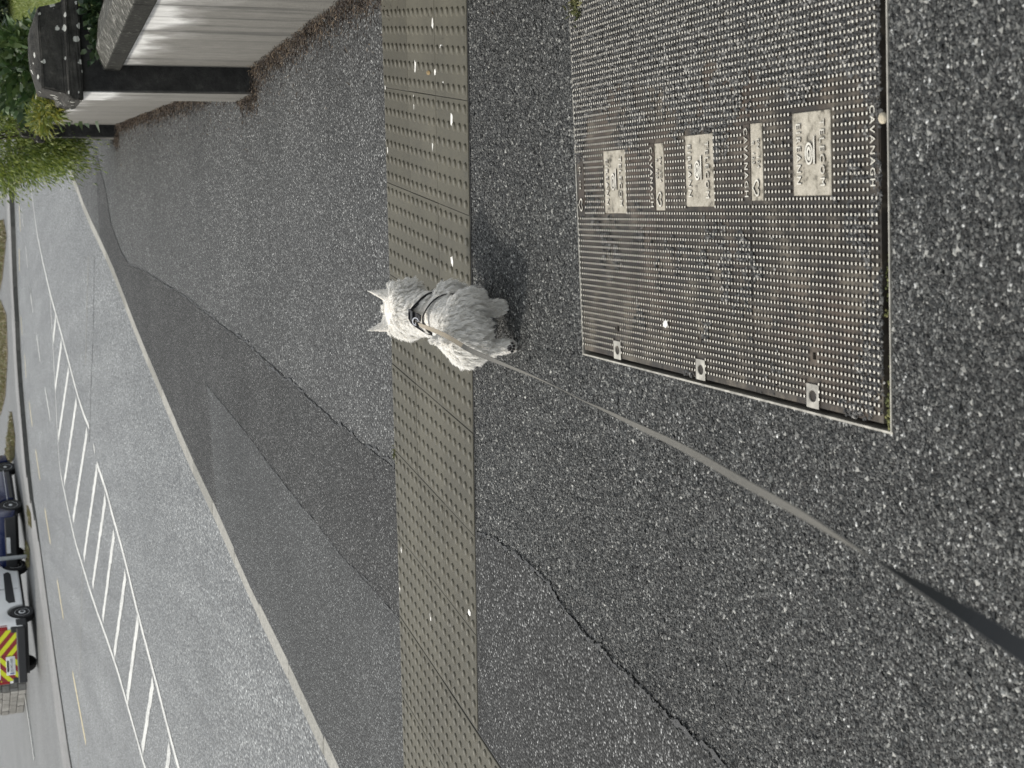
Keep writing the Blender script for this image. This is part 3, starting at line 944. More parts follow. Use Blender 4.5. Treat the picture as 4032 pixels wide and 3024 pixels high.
def crown(name, center, radii, n, leaf, mat, parent, clumps=40, seed=1, spread=.22, droop=.3, outward=1.0, aspect=.45, down=0.0, kind=None):
    """leaves gathered in clumps through the volume, so gaps and lit and dark parts show"""
    rng = np.random.default_rng(seed)
    c = np.array(center); R_ = np.array(radii)
    u = rng.normal(0, 1, (clumps, 3)); u /= np.linalg.norm(u, axis=1)[:, None]
    cen = u * (rng.uniform(.45, 1.0, (clumps, 1)) ** .5)
    k = rng.integers(0, clumps, n)
    off = rng.normal(0, spread, (n, 3))
    P = c + (cen[k] + off) * R_
    dirs = (off + cen[k] * .5) * outward + rng.normal(0, .25, (n, 3)); dirs[:, 2] += .25 - down
    o = blades(name, P, rng.uniform(.7, 1.2, n) * leaf, rng.uniform(.8, 1.2, n) * leaf * aspect, mat, rng=rng, dirs=dirs, parent=parent, kind=kind, droop=droop)
    return o

def stems(parent, base, center, radii, n=7, r=.02, seed=2):
    rng = random.Random(seed); mb = MB()
    for _ in range(n):
        e = Vector(center) + Vector([rng.uniform(-.6, .6) * q for q in radii])
        b = Vector(base) + Vector((rng.uniform(-.1, .1), rng.uniform(-.1, .1), 0))
        m_ = (b + e) / 2 + Vector((rng.uniform(-.1, .1), rng.uniform(-.1, .1), .05))
        mb.tube([b, m_, e], [r, r * .7, r * .25], 6)
    mb.build('branch', M_BARK, parent)

# ------------------------------------------------------------------ walls and piers
def wall_run(name, P0, P1, thick, ztop0, ztop1, label, cope=.1, over=.035):
    """rendered wall with a weathered coping; P = foot of its road-side face"""
    P0, P1 = np.array(P0), np.array(P1)
    t_ = (P1 - P0) / np.linalg.norm(P1 - P0); n_ = np.array([t_[1], -t_[0]])
    root = tag(empty(name, ((P0[0] + P1[0]) / 2, (P0[1] + P1[1]) / 2, 0)), label, 'wall')
    inv = Matrix.Translation(-root.location)
    N = 24; V = []; Fq = []
    for i in range(N + 1):
        f = i / N; a = P0 + (P1 - P0) * f; zt = ztop0 + (ztop1 - ztop0) * f
        w = .004 * math.sin(i * 1.7)
        for d_, z in ((w, -.1), (w, zt), (thick, zt), (thick, -.1)):
            p = a + n_ * d_; V.append((p[0], p[1], z))
    for i in range(N):
        for k in range(3): Fq.append((4 * i + k, 4 * i + k + 1, 4 * i + k + 5, 4 * i + k + 4))
    Fq += [(0, 3, 2, 1), (4 * N, 4 * N + 1, 4 * N + 2, 4 * N + 3)]
    mb = MB(); mb.v = [tuple(inv @ Vector(v)) for v in V]; mb.f = Fq
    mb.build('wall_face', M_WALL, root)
    # copings: separate lengths butted with thin gaps
    Ltot = np.linalg.norm(P1 - P0); nst = max(1, round(Ltot / .95))
    for s in range(nst):
        f0, f1 = s / nst, (s + 1) / nst
        mb = MB(); V = []
        for q, f in enumerate((f0, f1)):
            a = P0 + (P1 - P0) * f + t_ * (.003 if q == 0 else -.003)
            zt = ztop0 + (ztop1 - ztop0) * f + .001
            for d_, z in ((-over, zt), (-over, zt + cope), (thick * .35, zt + cope + .05), (thick + over, zt + cope + .03), (thick + over, zt)):
                p = a + n_ * d_; V.append(tuple(inv @ Vector((p[0], p[1], z))))
        mb.add(V, [(k, (k + 1) % 5, 5 + (k + 1) % 5, 5 + k) for k in range(5)] + [(4, 3, 2, 1, 0), (5, 6, 7, 8, 9)])
        o = mb.build('coping_stone', M_COPE, root, bevel=.008, seg=2)
    return root
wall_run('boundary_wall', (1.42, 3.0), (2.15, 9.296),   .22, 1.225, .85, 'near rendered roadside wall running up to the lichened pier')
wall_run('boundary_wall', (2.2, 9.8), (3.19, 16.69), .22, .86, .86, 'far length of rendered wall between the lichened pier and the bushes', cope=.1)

def pier(x, y, w, d, ztop, label, ang):
    root = tag(empty('gate_pier', (x, y, 0), ang), label, 'pier')
    o = MB().box(0, w, 0, d, -.1, ztop).build('pier_shaft', M_PIERF, root, bevel=.01)
    # the two faces turned to the road keep their pale render
    MB().box(-.006, -.0005, .012, d - .012, -.1, ztop).build('render_face', M_WALL, root)
    ov = .06
    mb = MB()
    prof = [(ov, 0), (ov, .075), (ov - .045, .1), (-.015, .235), (-.16, .285)]
    V = []
    for i_, z in prof:
        V += [(-i_, -i_, ztop + .001 + z), (w + i_, -i_, ztop + .001 + z), (w + i_, d + i_, ztop + .001 + z), (-i_, d + i_, ztop + .001 + z)]
    Fq = [(0, 3, 2, 1)]
    for r in range(len(prof) - 1):
        for k in range(4): Fq.append((4 * r + k, 4 * r + (k + 1) % 4, 4 * r + 4 + (k + 1) % 4, 4 * r + 4 + k))
    m_ = 4 * (len(prof) - 1)
    Fq.append((m_, m_ + 1, m_ + 2, m_ + 3))
    mb.add(V, Fq)
    o = mb.build('pier_cap', M_DARK, root, bevel=.012, seg=2)
    bm = bmesh.new(); bm.from_mesh(o.data)
    bmesh.ops.subdivide_edges(bm, edges=bm.edges[:], cuts=3, use_grid_fill=True)
    for v in bm.verts: v.co += Vector((random.gauss(0, .002), random.gauss(0, .002), random.gauss(0, .002)))
    bm.to_mesh(o.data); bm.free()
    return root
pier(1.988, 9.3, .52, .5, 1.088, 'blackened square pier with white lichen on its cap, beside the near wall', rad(-6))
pier(3.055, 16.7, .5, .45, .8, 'dark far pier half hidden under the golden green conifer', rad(-8))

# dead needles along the wall foot
lr = np.random.default_rng(21)
foot = np.array([(1.50, 3.9), (1.84, 6.61), (2.12, 9.2), (1.985, 9.27), (1.99, 9.35), (2.03, 9.75), (2.19, 9.9), (2.52, 12.0), (3.17, 16.6), (3.05, 16.66), (3.05, 17.0)])
Lf = np.r_[0, np.cumsum(np.linalg.norm(np.diff(foot, axis=0), axis=1))]
n = 22000
q = lr.uniform(0, Lf[-1], n); fx, fy = np.interp(q, Lf, foot[:, 0]), np.interp(q, Lf, foot[:, 1])
dist = np.abs(lr.normal(0, .042, n)) * (1 + .9 * vnoise(q, q * 0, 1.7, 9)); dist = np.where(lr.random(n) < .06, dist * 3.5, dist)
px, py = fx - dist * .97 + .01, fy + dist * -.2 + lr.normal(0, .02, n)
keep = px < WX(py) + .02
px, py, dist = px[keep], py[keep], dist[keep]
hz = lr.uniform(0, 1, len(px)) * np.clip(.05 - dist * .5, .004, .06)
dirs = lr.normal(0, 1, (len(px), 3)); dirs[:, 2] = np.abs(dirs[:, 2]) * .35
blades('needle_litter', np.c_[px, py, g(px, py) + hz], lr.uniform(.014, .045, len(px)), lr.uniform(.0015, .0045, len(px)), M_LITTER, rng=lr, dirs=dirs)

# ------------------------------------------------------------------ garden behind the wall
MB().poly([(WX(-3) + .2, -3, .02), (30, -3, .02), (30, 80, .02), (WX(36) + .2, 36, .02), (WX(19.5) + .2, 19.5, .02), (WX(16.63) + .2, 16.63, .02), (WX(12) + .2, 12, .02), (WX(9.8) + .2, 9.8, .02), (WX(6.61) + .2, 6.61, .02), (WX(3) + .2, 3, .02)]).build('lawn', M_LAWN)['kind'] = 'structure'
n = 42000
gxr = np.random.default_rng(31)
y_ = gxr.uniform(18, 36, n); x_ = 3.0 + (y_ - 10) * .17 + gxr.uniform(0, 5.0, n)
y2 = gxr.uniform(7, 12, 9000); x2 = WX(y2) + .3 + gxr.uniform(0, 1.6, 9000)
x_, y_ = np.r_[x_, x2], np.r_[y_, y2]
blades('lawn_grass', np.c_[x_, y_, np.full(len(x_), .02)], gxr.uniform(.04, .09, len(x_)), gxr.uniform(.006, .012, len(x_)), M_GRASS, .5, gxr)

def bush(name, label, cat, center, radii, n, leaf, mat, seed, base=None, **kw):
    root = tag(empty(name, (center[0], center[1], 0)), label, cat)
    b = (0, 0, .0) if base is None else base
    c = (0, 0, center[2])
    crown('foliage', c, radii, n, leaf, mat, root, seed=seed, **kw)
    stems(root, b, c, radii, seed=seed)
    return root
t_ = bush('conifer_bush', 'golden green feathery conifer spilling over the far pier', 'bush', (3.36, 17.45, 1.2), (.7, .85, 1.0), 50000, .052, M_CONIF, 41, clumps=120, spread=.14, aspect=.22, down=.55, droop=.5)
bush('laurel_bush', 'broad leaved green laurel behind the far wall', 'bush', (3.36, 14.9, .85), (.25, 1.35, .75), 4200, .12, M_LAUREL, 42, clumps=70, spread=.2, aspect=.45)
bush('yellow_shrub', 'yellow flecked shrub above the lichened pier cap', 'bush', (4.15, 18.6, .8), (.38, .7, .75), 5000, .07, M_YSHRUB, 43, clumps=60, spread=.2, aspect=.5)
bush('dark_hedge', 'dark evergreen hedge at the far side of the lawn', 'hedge', (10.6, 36.0, 1.6), (3.2, 1.6, 1.9), 16000, .16, M_DHEDGE, 44, clumps=90, spread=.22, aspect=.5)
bush('ivy', 'dark ivy climbing the pier above the near wall', 'ivy', (2.45, 9.14, .985), (.24, .1, .07), 700, .05, M_IVY, 45, clumps=30, spread=.25, aspect=.8, base=(0, 0, .8))
root = tag(empty('fern_tuft', (2.63, 13.2, .96)), 'small bright green sprig growing on the far wall coping', 'plant')
crown('foliage', (0, .1, .07), (.1, .5, .1), 900, .08, M_YSHRUB, root, clumps=24, seed=46, spread=.2, aspect=.25, droop=.6)

# ------------------------------------------------------------------ road markings
def line_on_road(name, pts, w, mat, z=.004, jit=.004, step=.1, smooth=0):
    P = [at(*p)[:2] for p in pts]
    if smooth: P = chaikin(P, smooth)
    mb = MB(); strip_mb(mb, P, w, z, jit, step)
    return mb.build(name, mat, road)
line_on_road('edge_line', [R1(150, 900), R1(170, 990), R1(200, 1200), R1(238, 1500), R4(270, 0), R4(300, 130), R4(325, 240), R4(370, 400), R4(440, 660), R4(500, 890), R4(545, 1030), R4(580, 1112)], .085, M_PAINT, smooth=1)
line_on_road('edge_line', [R4(607, 1222), R4(617, 1275)], .08, M_PAINT)
line_on_road('edge_line', [R4(630, 1345), R4(690, 1520), R7(725, 0), R7(800, 260), R7(900, 680), R7(1000, 1050), R7(1100, 1440), R7(1165, 1680), R7(1200, 1800)], .1, M_PAINT, smooth=1)
line_on_road('edge_line', [R4(325, 245), R4(340, 500), R4(358, 850), R4(375, 1180), R4(388, 1380), R4(420, 1540), R4(445, 1655), R7(490, 200), R7(525, 310), R7(600, 560), R7(740, 950), R7(825, 1240), R7(945, 1670), R7(985, 1800)], .085, M_PAINT, smooth=1)
HS = [((R4(362, 400)), R4(346, 545)), (R4(400, 555), R4(360, 855)), (R4(447, 730), R4(379, 1185)), (R4(497, 930), R4(418, 1475)), (R4(566, 1130), R7(475, 55)), (R4(630, 1375), R7(545, 300)),
      (R4(685, 1565), R7(602, 480)), (R7(741, 130), R7(667, 700)), (R7(816, 400), R7(742, 930)), (R7(897, 690), R7(826, 1215)), (R7(994, 1095), R7(924, 1545)), (R7(1103, 1525), R7(1050, 1900))]
for a, b in HS:
    line_on_road('hatch_stripe', [a, b], .15, M_PAINT, step=.1, jit=.009)
for a, b in [(R4(195, 210), R4(215, 365)), (R4(238, 515), R4(262, 685)), (R4(292, 855), R4(327, 1065)), ((85, 820), (92, 895)), ((101, 970), (110, 1055)), ((119, 1134), (124, 1198))]:
    line_on_road('lane_dash', [a, b], .1, M_PAINT)
for a, b in [(R4(135, 390), R4(145, 510)), (R4(160, 640), R4(170, 790)), (R4(190, 945), R4(210, 1100)), (R4(232, 1260), R4(260, 1450)), (R4(292, 1640), R7(328, 205)), (R7(372, 440), R7(412, 690)), (R7(472, 1040), R7(558, 1500)), ((76, 980), (77, 1065)), ((75, 675), (78, 740)), ((76, 808), (81, 910))]:
    line_on_road('lane_dash', [a, b], .1, M_YEL)
# old joints in the carriageway
mb = MB()
for pts, w in (([R4(575, 0), R4(565, 300), R4(555, 700)], .035), ([R7(537, 380), R7(525, 700), R7(515, 1200), R7(508, 1680)], .04)):
    strip_mb(mb, [at(*p) for p in pts], w, .0032, .006, .15)
mb.build('surface_joint', M_KERB, road)
mb = MB()
strip_mb(mb, [at(*p) for p in (R4(612, 0), R4(605, 500), R4(590, 850), R4(580, 1200))], .03, .0028, .008, .15)
mb.build('surface_crack', M_JOINT_SHADE, road)

# ------------------------------------------------------------------ far side: kerb, footpath, verge
FK = [R7(500, 1800), R7(465, 1659), R7(420, 1350), R7(380, 1080), R7(340, 800), R7(300, 500), R7(260, 200), R7(232, 0), R4(210, 1540), R4(190, 1330), R4(170, 1120), R4(152, 900), R4(140, 760), R4(132, 620), R4(128, 480), R4(120, 330), R4(110, 180), R1(100, 1500), R1(92, 1300), R1(82, 1150), R1(74, 1040), R1(66, 900), R1(58, 700), R1(48, 400)]
FKP = chaikin([at(*p)[:2] for p in FK], 1)
FKP = [np.array(p) for p in FKP]
FH = .1
def fz(x):
    f = float(np.clip((x + 3.4) / 2.2, 0, 1)); return .012 + (FH - .012) * f * f * (3 - 2 * f)
fkerb = tag(empty('far_kerb'), kind='structure')
_Pk = np.array(FKP); _Lk = np.r_[0, np.cumsum(np.linalg.norm(np.diff(_Pk, axis=0), axis=1))]
M_FKERB = plain('far_kerb_concrete', (.1, .1, .092), .8, var=.3, scale=8)
s_ = 0.0
while s_ < _Lk[-1] - .1:
    e_ = min(s_ + .91, _Lk[-1])
    a0, a1 = [np.array([np.interp(q, _Lk, _Pk[:, 0]), np.interp(q, _Lk, _Pk[:, 1])]) for q in (s_, e_ - .006)]
    hk = fz(.5 * (a0[0] + a1[0])) + .01       # dropped along the entrance on the left
    t_ = (a1 - a0) / np.linalg.norm(a1 - a0); n_ = np.array([-t_[1], t_[0]])
    pts = [a0, a1, a1 + n_ * .13, a0 + n_ * .13]
    MB().prism([(p[0], p[1], -.05) for p in pts], hk + .05).build('kerb_stone', M_FKERB, fkerb)
    s_ = e_ + .0
_Tk = np.gradient(_Pk, axis=0); _Tk /= np.linalg.norm(_Tk, axis=1)[:, None]; _Nk = np.c_[-_Tk[:, 1], _Tk[:, 0]]
def far_sheet(name, d0, d1, dz, mat):
    V, Fq = [], []
    m_ = len(_Pk)
    for i in range(m_):
        for j in range(9):
            p = _Pk[i] + _Nk[i] * (d0 + (d1 - d0) * (j / 8) ** 1.6)
            V.append((p[0], p[1], fz(p[0]) + dz))
    for i in range(m_ - 1):
        for j in range(8): Fq.append((9 * i + j, 9 * i + j + 1, 9 * i + j + 10, 9 * i + j + 9))
    me = bpy.data.meshes.new(name); me.from_pydata(V, [], Fq)
    o = link(name, me, mat); o['kind'] = 'structure'
    return o
M_PATH = asphalt('footpath_concrete', .2, .16, .3, .5, .7, .002, 80, (1, .99, .97), patch=.2)
far_sheet('far_footpath', .12, 1.9, 0, M_PATH)
_ks = _Pk[_Pk[:, 0].argsort()]
V, Fq = [], []
xs_g = np.r_[np.linspace(-60, -8, 8), np.linspace(-7.5, 9, 56), np.linspace(12, 80, 8)]
for x in xs_g:
    y0 = float(np.interp(x, _ks[:, 0], _ks[:, 1])) + 1.6
    if x < -8: y0 = 30
    for q in np.linspace(0, 1, 14): V.append((x, y0 + (130 - y0) * q ** 1.5, fz(x) - .005))
for i in range(len(xs_g) - 1):
    for j in range(13): Fq.append((14 * i + j, 14 * i + 14 + j, 14 * i + 15 + j, 14 * i + j + 1))
me = bpy.data.meshes.new('forecourt'); me.from_pydata(V, [], Fq)
link('forecourt', me, M_FAR)['kind'] = 'structure'
def far_z(X, Y):
    z = .05
    for _ in range(12): z = fz(at(X, Y, z)[0])
    return at(X, Y, z)
def verge(name, pts, n, seed, ln=.12):
    P = np.array([far_z(*p)[:2] for p in pts])
    MB().poly([(p[0], p[1], fz(p[0]) + .006) for p in P]).build('verge', M_SOIL)['kind'] = 'structure'
    rng = np.random.default_rng(seed)
    lo, hi = P.min(0), P.max(0); Q = rng.uniform(lo, hi, (n * 4, 2))
    ins = np.zeros(len(Q), bool); j = len(P) - 1
    for i in range(len(P)):
        c = ((P[i, 1] > Q[:, 1]) != (P[j, 1] > Q[:, 1])) & (Q[:, 0] < (P[j, 0] - P[i, 0]) * (Q[:, 1] - P[i, 1]) / (P[j, 1] - P[i, 1] + 1e-9) + P[i, 0])
        ins ^= c; j = i
    Q = Q[ins][:n]
    blades(name, np.c_[Q, np.array([fz(q) for q in Q[:, 0]])], rng.uniform(.5, 1.3, len(Q)) * ln, rng.uniform(.015, .03, len(Q)), M_DRYG, .5, rng)
verge('verge_grass', [(14, 860), (26, 930), (10, 1100), (-8, 1180), (-12, 900)], 1500, 51, .15)
verge('verge_grass', [(2, 1180), (26, 1240), (31, 1400), (22, 1560), (2, 1640), (-12, 1500), (-14, 1250)], 3000, 52, .15)
verge('verge_grass', [(47, 1620), (60, 1720), (58, 1800), (40, 1830), (26, 1800), (36, 1700)], 2200, 53, .12)
verge('verge_grass', [(106, 2130), (117, 2160), (118, 2235), (110, 2230), (104, 2180)], 500, 54, .1)
verge('verge_grass', [(110, 1990), (122, 2020), (126, 2080), (118, 2060)], 350, 55, .08)

# low block wall beside the van
M_BLOCK = None
def m_block():
    t = NT('grey_block')
    oi = t.n('ShaderNodeObjectInfo').outputs['Random']
    c = t.mix(1.0, t.ramp(oi, [(0, (.15, .145, .13)), (1, (.27, .265, .245))]), t.ramp(t.noise(9, 5, .7), [(.3, .6), (.7, 1.2)]), 'MULTIPLY')
    return t.done(c, .85, t.bump(t.noise(40, 5, .7), .01))
M_BLOCK = m_block()
bwall = tag(empty('block_wall'), 'low grey block wall behind the white van', 'wall')
BZ = .012
def block_run(A, B, h, nb, rows):
    A, B = np.array(A), np.array(B); L_ = np.linalg.norm(B - A); t_ = (B - A) / L_; n_ = np.array([-t_[1], t_[0]])
    bl, bh = L_ / nb, h / rows
    for r in range(rows):
        for c in range(nb + 1):
            s0 = max(0, (c - (.5 if r % 2 else 0)) * bl); s1 = min(L_, (c + 1 - (.5 if r % 2 else 0)) * bl)
            if s1 - s0 < .05: continue
            j = random.uniform(-.012, .012)
            P = [A + t_ * (s0 + .012) + n_ * j, A + t_ * (s1 - .012) + n_ * j, A + t_ * (s1 - .012) + n_ * .21, A + t_ * (s0 + .012) + n_ * .21]
            MB().prism([(p[0], p[1], BZ + r * bh + .01) for p in P], bh - .022).build('block', M_BLOCK, bwall, bevel=.012, seg=1)
    P = [A + n_ * .02, B + n_ * .02, B + n_ * .19, A + n_ * .19]
    MB().prism([(p[0], p[1], BZ - .02) for p in P], h).build('mortar', plain('mortar', (.1, .095, .085), .9), bwall)
b0 = far_z(100, 2640)[:2]; b1 = far_z(104, 2716)[:2]; b2 = far_z(92, 2806)[:2]
t_ = b1 - b0
block_run(b1 + np.array([.0, .0]), b0 + (b0 - b1) * 1.6, 1.3, 6, 5) if False else block_run(b1, b0 - t_ * 1.4, 1.3, 7, 5)
block_run(b2, b1 - (b1 - b2) / np.linalg.norm(b1 - b2) * .03, 1.25, 6, 5)
P_ = [far_z(102, 2748), far_z(115, 2830), far_z(125, 2900), far_z(138, 2995)]
ek = tag(empty('yard_kerb'), 'whitened kerb edging the yard left of the block wall', 'kerb')
for a, b in zip(P_[:-1], P_[1:]):
    a, b = np.array(a[:2]), np.array(b[:2]); L_ = np.linalg.norm(b - a); m_ = max(1, round(L_ / .9)); t_ = (b - a) / L_; n_ = np.array([-t_[1], t_[0]])
    for k in range(m_):
        q0, q1 = a + t_ * (k * L_ / m_ + .005), a + t_ * ((k + 1) * L_ / m_ - .005)
        pts = [q0, q1, q1 + n_ * .14, q0 + n_ * .14]
        MB().prism([(p[0], p[1], -.05) for p in pts], .1).build('kerb_stone', M_PAINT, ek)

# lamp post between the van and the dark car
pp = far_z(112, 2190)
post = tag(empty('lamp_post', pp), 'slim grey steel post standing between the white van and the dark car', 'post')
M_POST = plain('post_steel', (.36, .38, .39), .5, .4, var=.2)
MB().tube([(0, 0, -.05), (0, 0, 1.2), (0, 0, 4.6)], [.06, .058, .04], 16).build('pole', M_POST, post, smooth='auto')
MB().lathe([(.09, 0), (.09, .02), (.062, .03)], 16).build('base_plate', M_POST, post)
MB().tube([(0, 0, 4.5), (.2, 0, 4.75), (.7, 0, 4.8)], .03, 8).build('bracket', M_POST, post)
MB().box(.6, 1.15, -.1, .1, 4.77, 4.87).build('lamp_head', M_POST, post, bevel=.02)

# ------------------------------------------------------------------ vehicles
M_VWHITE = plain('white_van_paint', (.87, .88, .885), .25, var=.05, scale=3, Coat_Weight=.4)
M_NAVY = plain('navy_car_paint', (.016, .026, .095), .2, .2, var=.1, scale=3, Coat_Weight=.6)
M_RUB = plain('tyre_rubber', (.018, .018, .019), .8, var=.2, scale=40)
M_PLAST = plain('black_plastic', (.025, .026, .028), .55, var=.2, scale=15)
M_RIM = plain('silver_rim', (.72, .73, .74), .45, 0.0, var=.1)
M_GLASS = plain('tinted_glass', (.02, .025, .03), .08, var=.0)
M_REDL = plain('red_lens', (.32, .012, .015), .25, var=.1)
M_RED = plain('red_reflective', (.3, .02, .025), .45, var=.1, scale=6)
M_YELL = plain('yellow_reflective', (.75, .8, .02), .45, var=.08, scale=6)
M_PLATE = plain('plate_white', (.72, .73, .74), .4, var=.08)
M_EUB = plain('plate_blue', (.03, .06, .25), .4)
M_INK = plain('plate_ink', (.02, .02, .025), .5)

def arch_profile(yr, yf, wr, z0, nose, tail):
    """closed side outline (y, z): tail > roof > nose supplied, underside with two wheel arches"""
    pts = []
    for yc in (yr, yf):
        pts.append((yc - wr, z0))
        for k in range(1, 12):
            w = math.pi - math.pi * k / 12
            pts.append((yc + wr * math.cos(w), z0 + (wr + .04) * math.sin(w)))
        pts.append((yc + wr, z0))
    return pts

def vehicle(name, label, cat, loc, ang, W_, wb, wheel_r, prof_top, paint, z0=.24, spokes=False, over_r=.8, over_f=.85):
    root = tag(empty(name, loc, ang), label, cat)
    yr, yf = 0.0, wb
    prof = [(-over_r, z0 + .08)] + arch_profile(yr, yf, wheel_r + .075, z0, None, None) + [(wb + over_f, z0 + .04)] + prof_top
    n = len(prof)
    mb = MB(); V = []
    for x, ins in ((-W_ / 2, 0), (W_ / 2, 0)):
        for (y, z) in prof:
            tum = max(0, z - 1.0) * .14                     # sides lean in above the waist
            V.append((x - math.copysign(tum, x), y, z))
    mb.add(V, [tuple(range(n))[::-1], tuple(range(n, 2 * n))] + [(k, (k + 1) % n, n + (k + 1) % n, n + k) for k in range(n)])
    mb.build('body', paint, root, smooth='auto', bevel=.035, seg=3)
    MB().box(-W_ / 2 + .12, W_ / 2 - .12, -over_r + .25, wb + over_f - .2, z0 - .06, z0 + .3).build('underbody', M_PLAST, root)
    Rt = Matrix.Rotation(math.pi / 2, 4, 'Y')
    for sx in (-1, 1):
        for yc in (yr, yf):
            Tm = Matrix.Translation((sx * (W_ / 2 - .12), yc, wheel_r)) @ (Rt if sx > 0 else Matrix.Rotation(-math.pi / 2, 4, 'Y'))
            wh = empty('wheel'); wh.parent = root
            tw = .2
            r = wheel_r
            MB().lathe([(r * .62, -.1), (r * .93, -.1), (r, -.075), (r, .075), (r * .955, .1), (r * .66, .105), (r * .62, .09)], 32, Tm).build('tyre', M_RUB, wh, smooth='auto')
            mb = MB().lathe([(r * .64, -.05), (r * .64, .085), (r * .58, .095), (r * .56, .05), (r * .5, .035)], 32, Tm)
            if spokes:
                for k in range(10):
                    w = 2 * math.pi * k / 10
                    A_ = Tm @ Matrix.Rotation(w, 4, 'Z')
                    mb.box(r * .1, r * .6, -r * .045, r * .045, .05, .085, A_)
                mb.lathe([(r * .16, .05), (r * .16, .092), (r * .1, .098)], 16, Tm)
                mb.build('rim', M_RIM, wh, smooth='auto')
                MB().lathe([(r * .5, .03), (r * .1, .036)], 24, Tm).build('brake_disc', M_PLAST, wh)
            else:
                mb.lathe([(r * .52, .03), (r * .5, .07), (r * .4, .078), (r * .3, .06), (r * .27, .1), (r * .2, .105)], 28, Tm)
                mb.build('rim', M_RIM, wh, smooth='auto')
                for k in range(12):
                    w = 2 * math.pi * k / 12
                    MB().lathe([(r * .05, .06), (r * .05, .0785)], 8, Tm @ Matrix.Rotation(w, 4, 'Z') @ Matrix.Translation((r * .45, 0, 0))).build('rim_hole', M_PLAST, wh)
                MB().lathe([(r * .18, .07), (r * .18, .108), (r * .12, .11)], 14, Tm).build('hub_cap', M_PLAST, wh)
    return root

VR = far_z(135, 2412); VF = far_z(108, 2236)
vang = -math.atan2(VF[0] - VR[0], VF[1] - VR[1])
VWID, VWB = 1.84, 2.75
vdir = np.array([math.sin(-vang), math.cos(-vang)]); vrt = np.array([vdir[1], -vdir[0]])
vloc = np.array(VR[:2]) - vrt * (VWID / 2 - .1)
VZ = float(VR[2])
van = vehicle('parked_van', 'white van with yellow and red rear chevrons parked across the road', 'van', (vloc[0], vloc[1], VZ), vang, VWID, VWB, .325,
              [(VWB + .86, .62), (VWB + .8, .86), (VWB + .45, 1.04), (VWB - .1, 1.12), (VWB - .75, 1.78), (VWB - 1.0, 1.83), (-.55, 1.84), (-.68, 1.74), (-.76, 1.0), (-.78, .52)], M_VWHITE, .27, over_r=.78)
xs = VWID / 2
for sx in (1,):
    pts = [(.52, .47), (2.15, .5), (2.3, .56), (2.22, .7), (.7, .72), (.5, .64)]
    mb = MB(); n = len(pts)
    mb.add([(xs - .012, y, z) for y, z in pts] + [(xs + .012, y, z) for y, z in pts], [tuple(range(n)), tuple(range(n, 2 * n))[::-1]] + [(k, (k + 1) % n, n + (k + 1) % n, n + k) for k in range(n)])
    mb.build('side_moulding', M_PLAST, van, bevel=.008)
    MB().box(xs - .004, xs + .0025, 1.3, 1.312, .36, 1.75).build('door_seam', M_PLAST, van)
    MB().box(xs - .05, xs + .004, .45, 2.32, .325, .36).build('sill', M_VWHITE, van)
    MB().add([(xs - .03, 1.35, 1.14), (xs - .03, 2.15, 1.14), (xs - .095, 1.78, 1.66), (xs - .095, 1.35, 1.66)], [(0, 1, 2, 3)]).build('side_window', M_GLASS, van)
    MB().box(xs - .01, xs + .03, 1.0, 1.18, .93, .965).build('door_handle', M_PLAST, van, bevel=.008)
    MB().box(xs - .003, xs + .003, 1.5, 1.78, .9, .98).build('side_badge', plain('grey_print', (.2, .24, .32), .5), van)
MB().box(-.62 * VWID + .24, .62 * VWID - .24, VWB - .02, VWB + .01, 1.12, 1.13).build('dash_strip', M_PLAST, van)
# rear face
yb = -.78
mb = MB(); mb.box(-xs + .02, xs - .02, yb - .07, yb + .16, .3, .53); mb.box(xs - .2, xs - .015, yb - .03, yb + .15, .5, .68); mb.box(-xs + .015, -xs + .2, yb - .03, yb + .15, .5, .68)
mb.build('bumper', M_PLAST, van, bevel=.03, seg=3)
MB().box(xs - .14, xs + .004, yb + .02, .0 - .4, .25, .53).build('bumper_side', M_PLAST, van, bevel=.02)
for sx in (-1, 1):
    MB().box(sx * (xs - .08) - .075, sx * (xs - .08) + .075, yb - .012, yb + .12, .76, 1.35).build('tail_light', M_REDL, van, bevel=.02)
def clip_poly(P, x0, x1, z0, z1):
    for ax, val, keep in ((0, x0, 1), (0, x1, -1), (1, z0, 1), (1, z1, -1)):
        Q = []
        for i in range(len(P)):
            a, b = P[i], P[(i + 1) % len(P)]
            ia, ib = (a[ax] - val) * keep >= 0, (b[ax] - val) * keep >= 0
            if ia: Q.append(a)
            if ia != ib:
                f = (val - a[ax]) / (b[ax] - a[ax]); Q.append((a[0] + (b[0] - a[0]) * f, a[1] + (b[1] - a[1]) * f))
        P = Q
        if not P: break
    return P
for sx in (-1, 1):
    for k in range(-6, 14):
        z_c = .2 + k * .155                        # height where the stripe meets the centre line
        sl = .78
        P = [(.006, z_c), (.006, z_c + .155), (1.0, z_c + .155 - sl), (1.0, z_c - sl)]
        P = clip_poly(P, .006, xs - .1, .54, 1.0) if k % 2 == 0 else clip_poly(P, .006, xs - .1, .54, 1.0)
        if len(P) >= 3:
            yo = yb - .016
            MB().add([(sx * x, yo, z) for x, z in P] + [(sx * x, yo + .012, z) for x, z in P], [tuple(range(len(P))), tuple(range(len(P), 2 * len(P)))[::-1]]).build('chevron_stripe', M_YELL if k % 2 else M_RED, van)
MB().box(-.003, .003, yb - .02, yb - .004, .54, 1.75).build('door_seam', M_PLAST, van)
MB().box(-.62, -.02, yb - .03, yb - .014, .6, .84).build('plate_recess', M_VWHITE, van, bevel=.012)
pl = MB().box(-.575, -.055, yb - .046, yb - .0305, .635, .75).build('number_plate', M_PLATE, van, bevel=.003, seg=1)
MB().box(-.5748, -.532, yb - .0485, yb - .0462, .638, .747).build('plate_band', M_EUB, pl)
me = text_mesh('lettering', '251-MO-1668', .095, .001, 1.0)
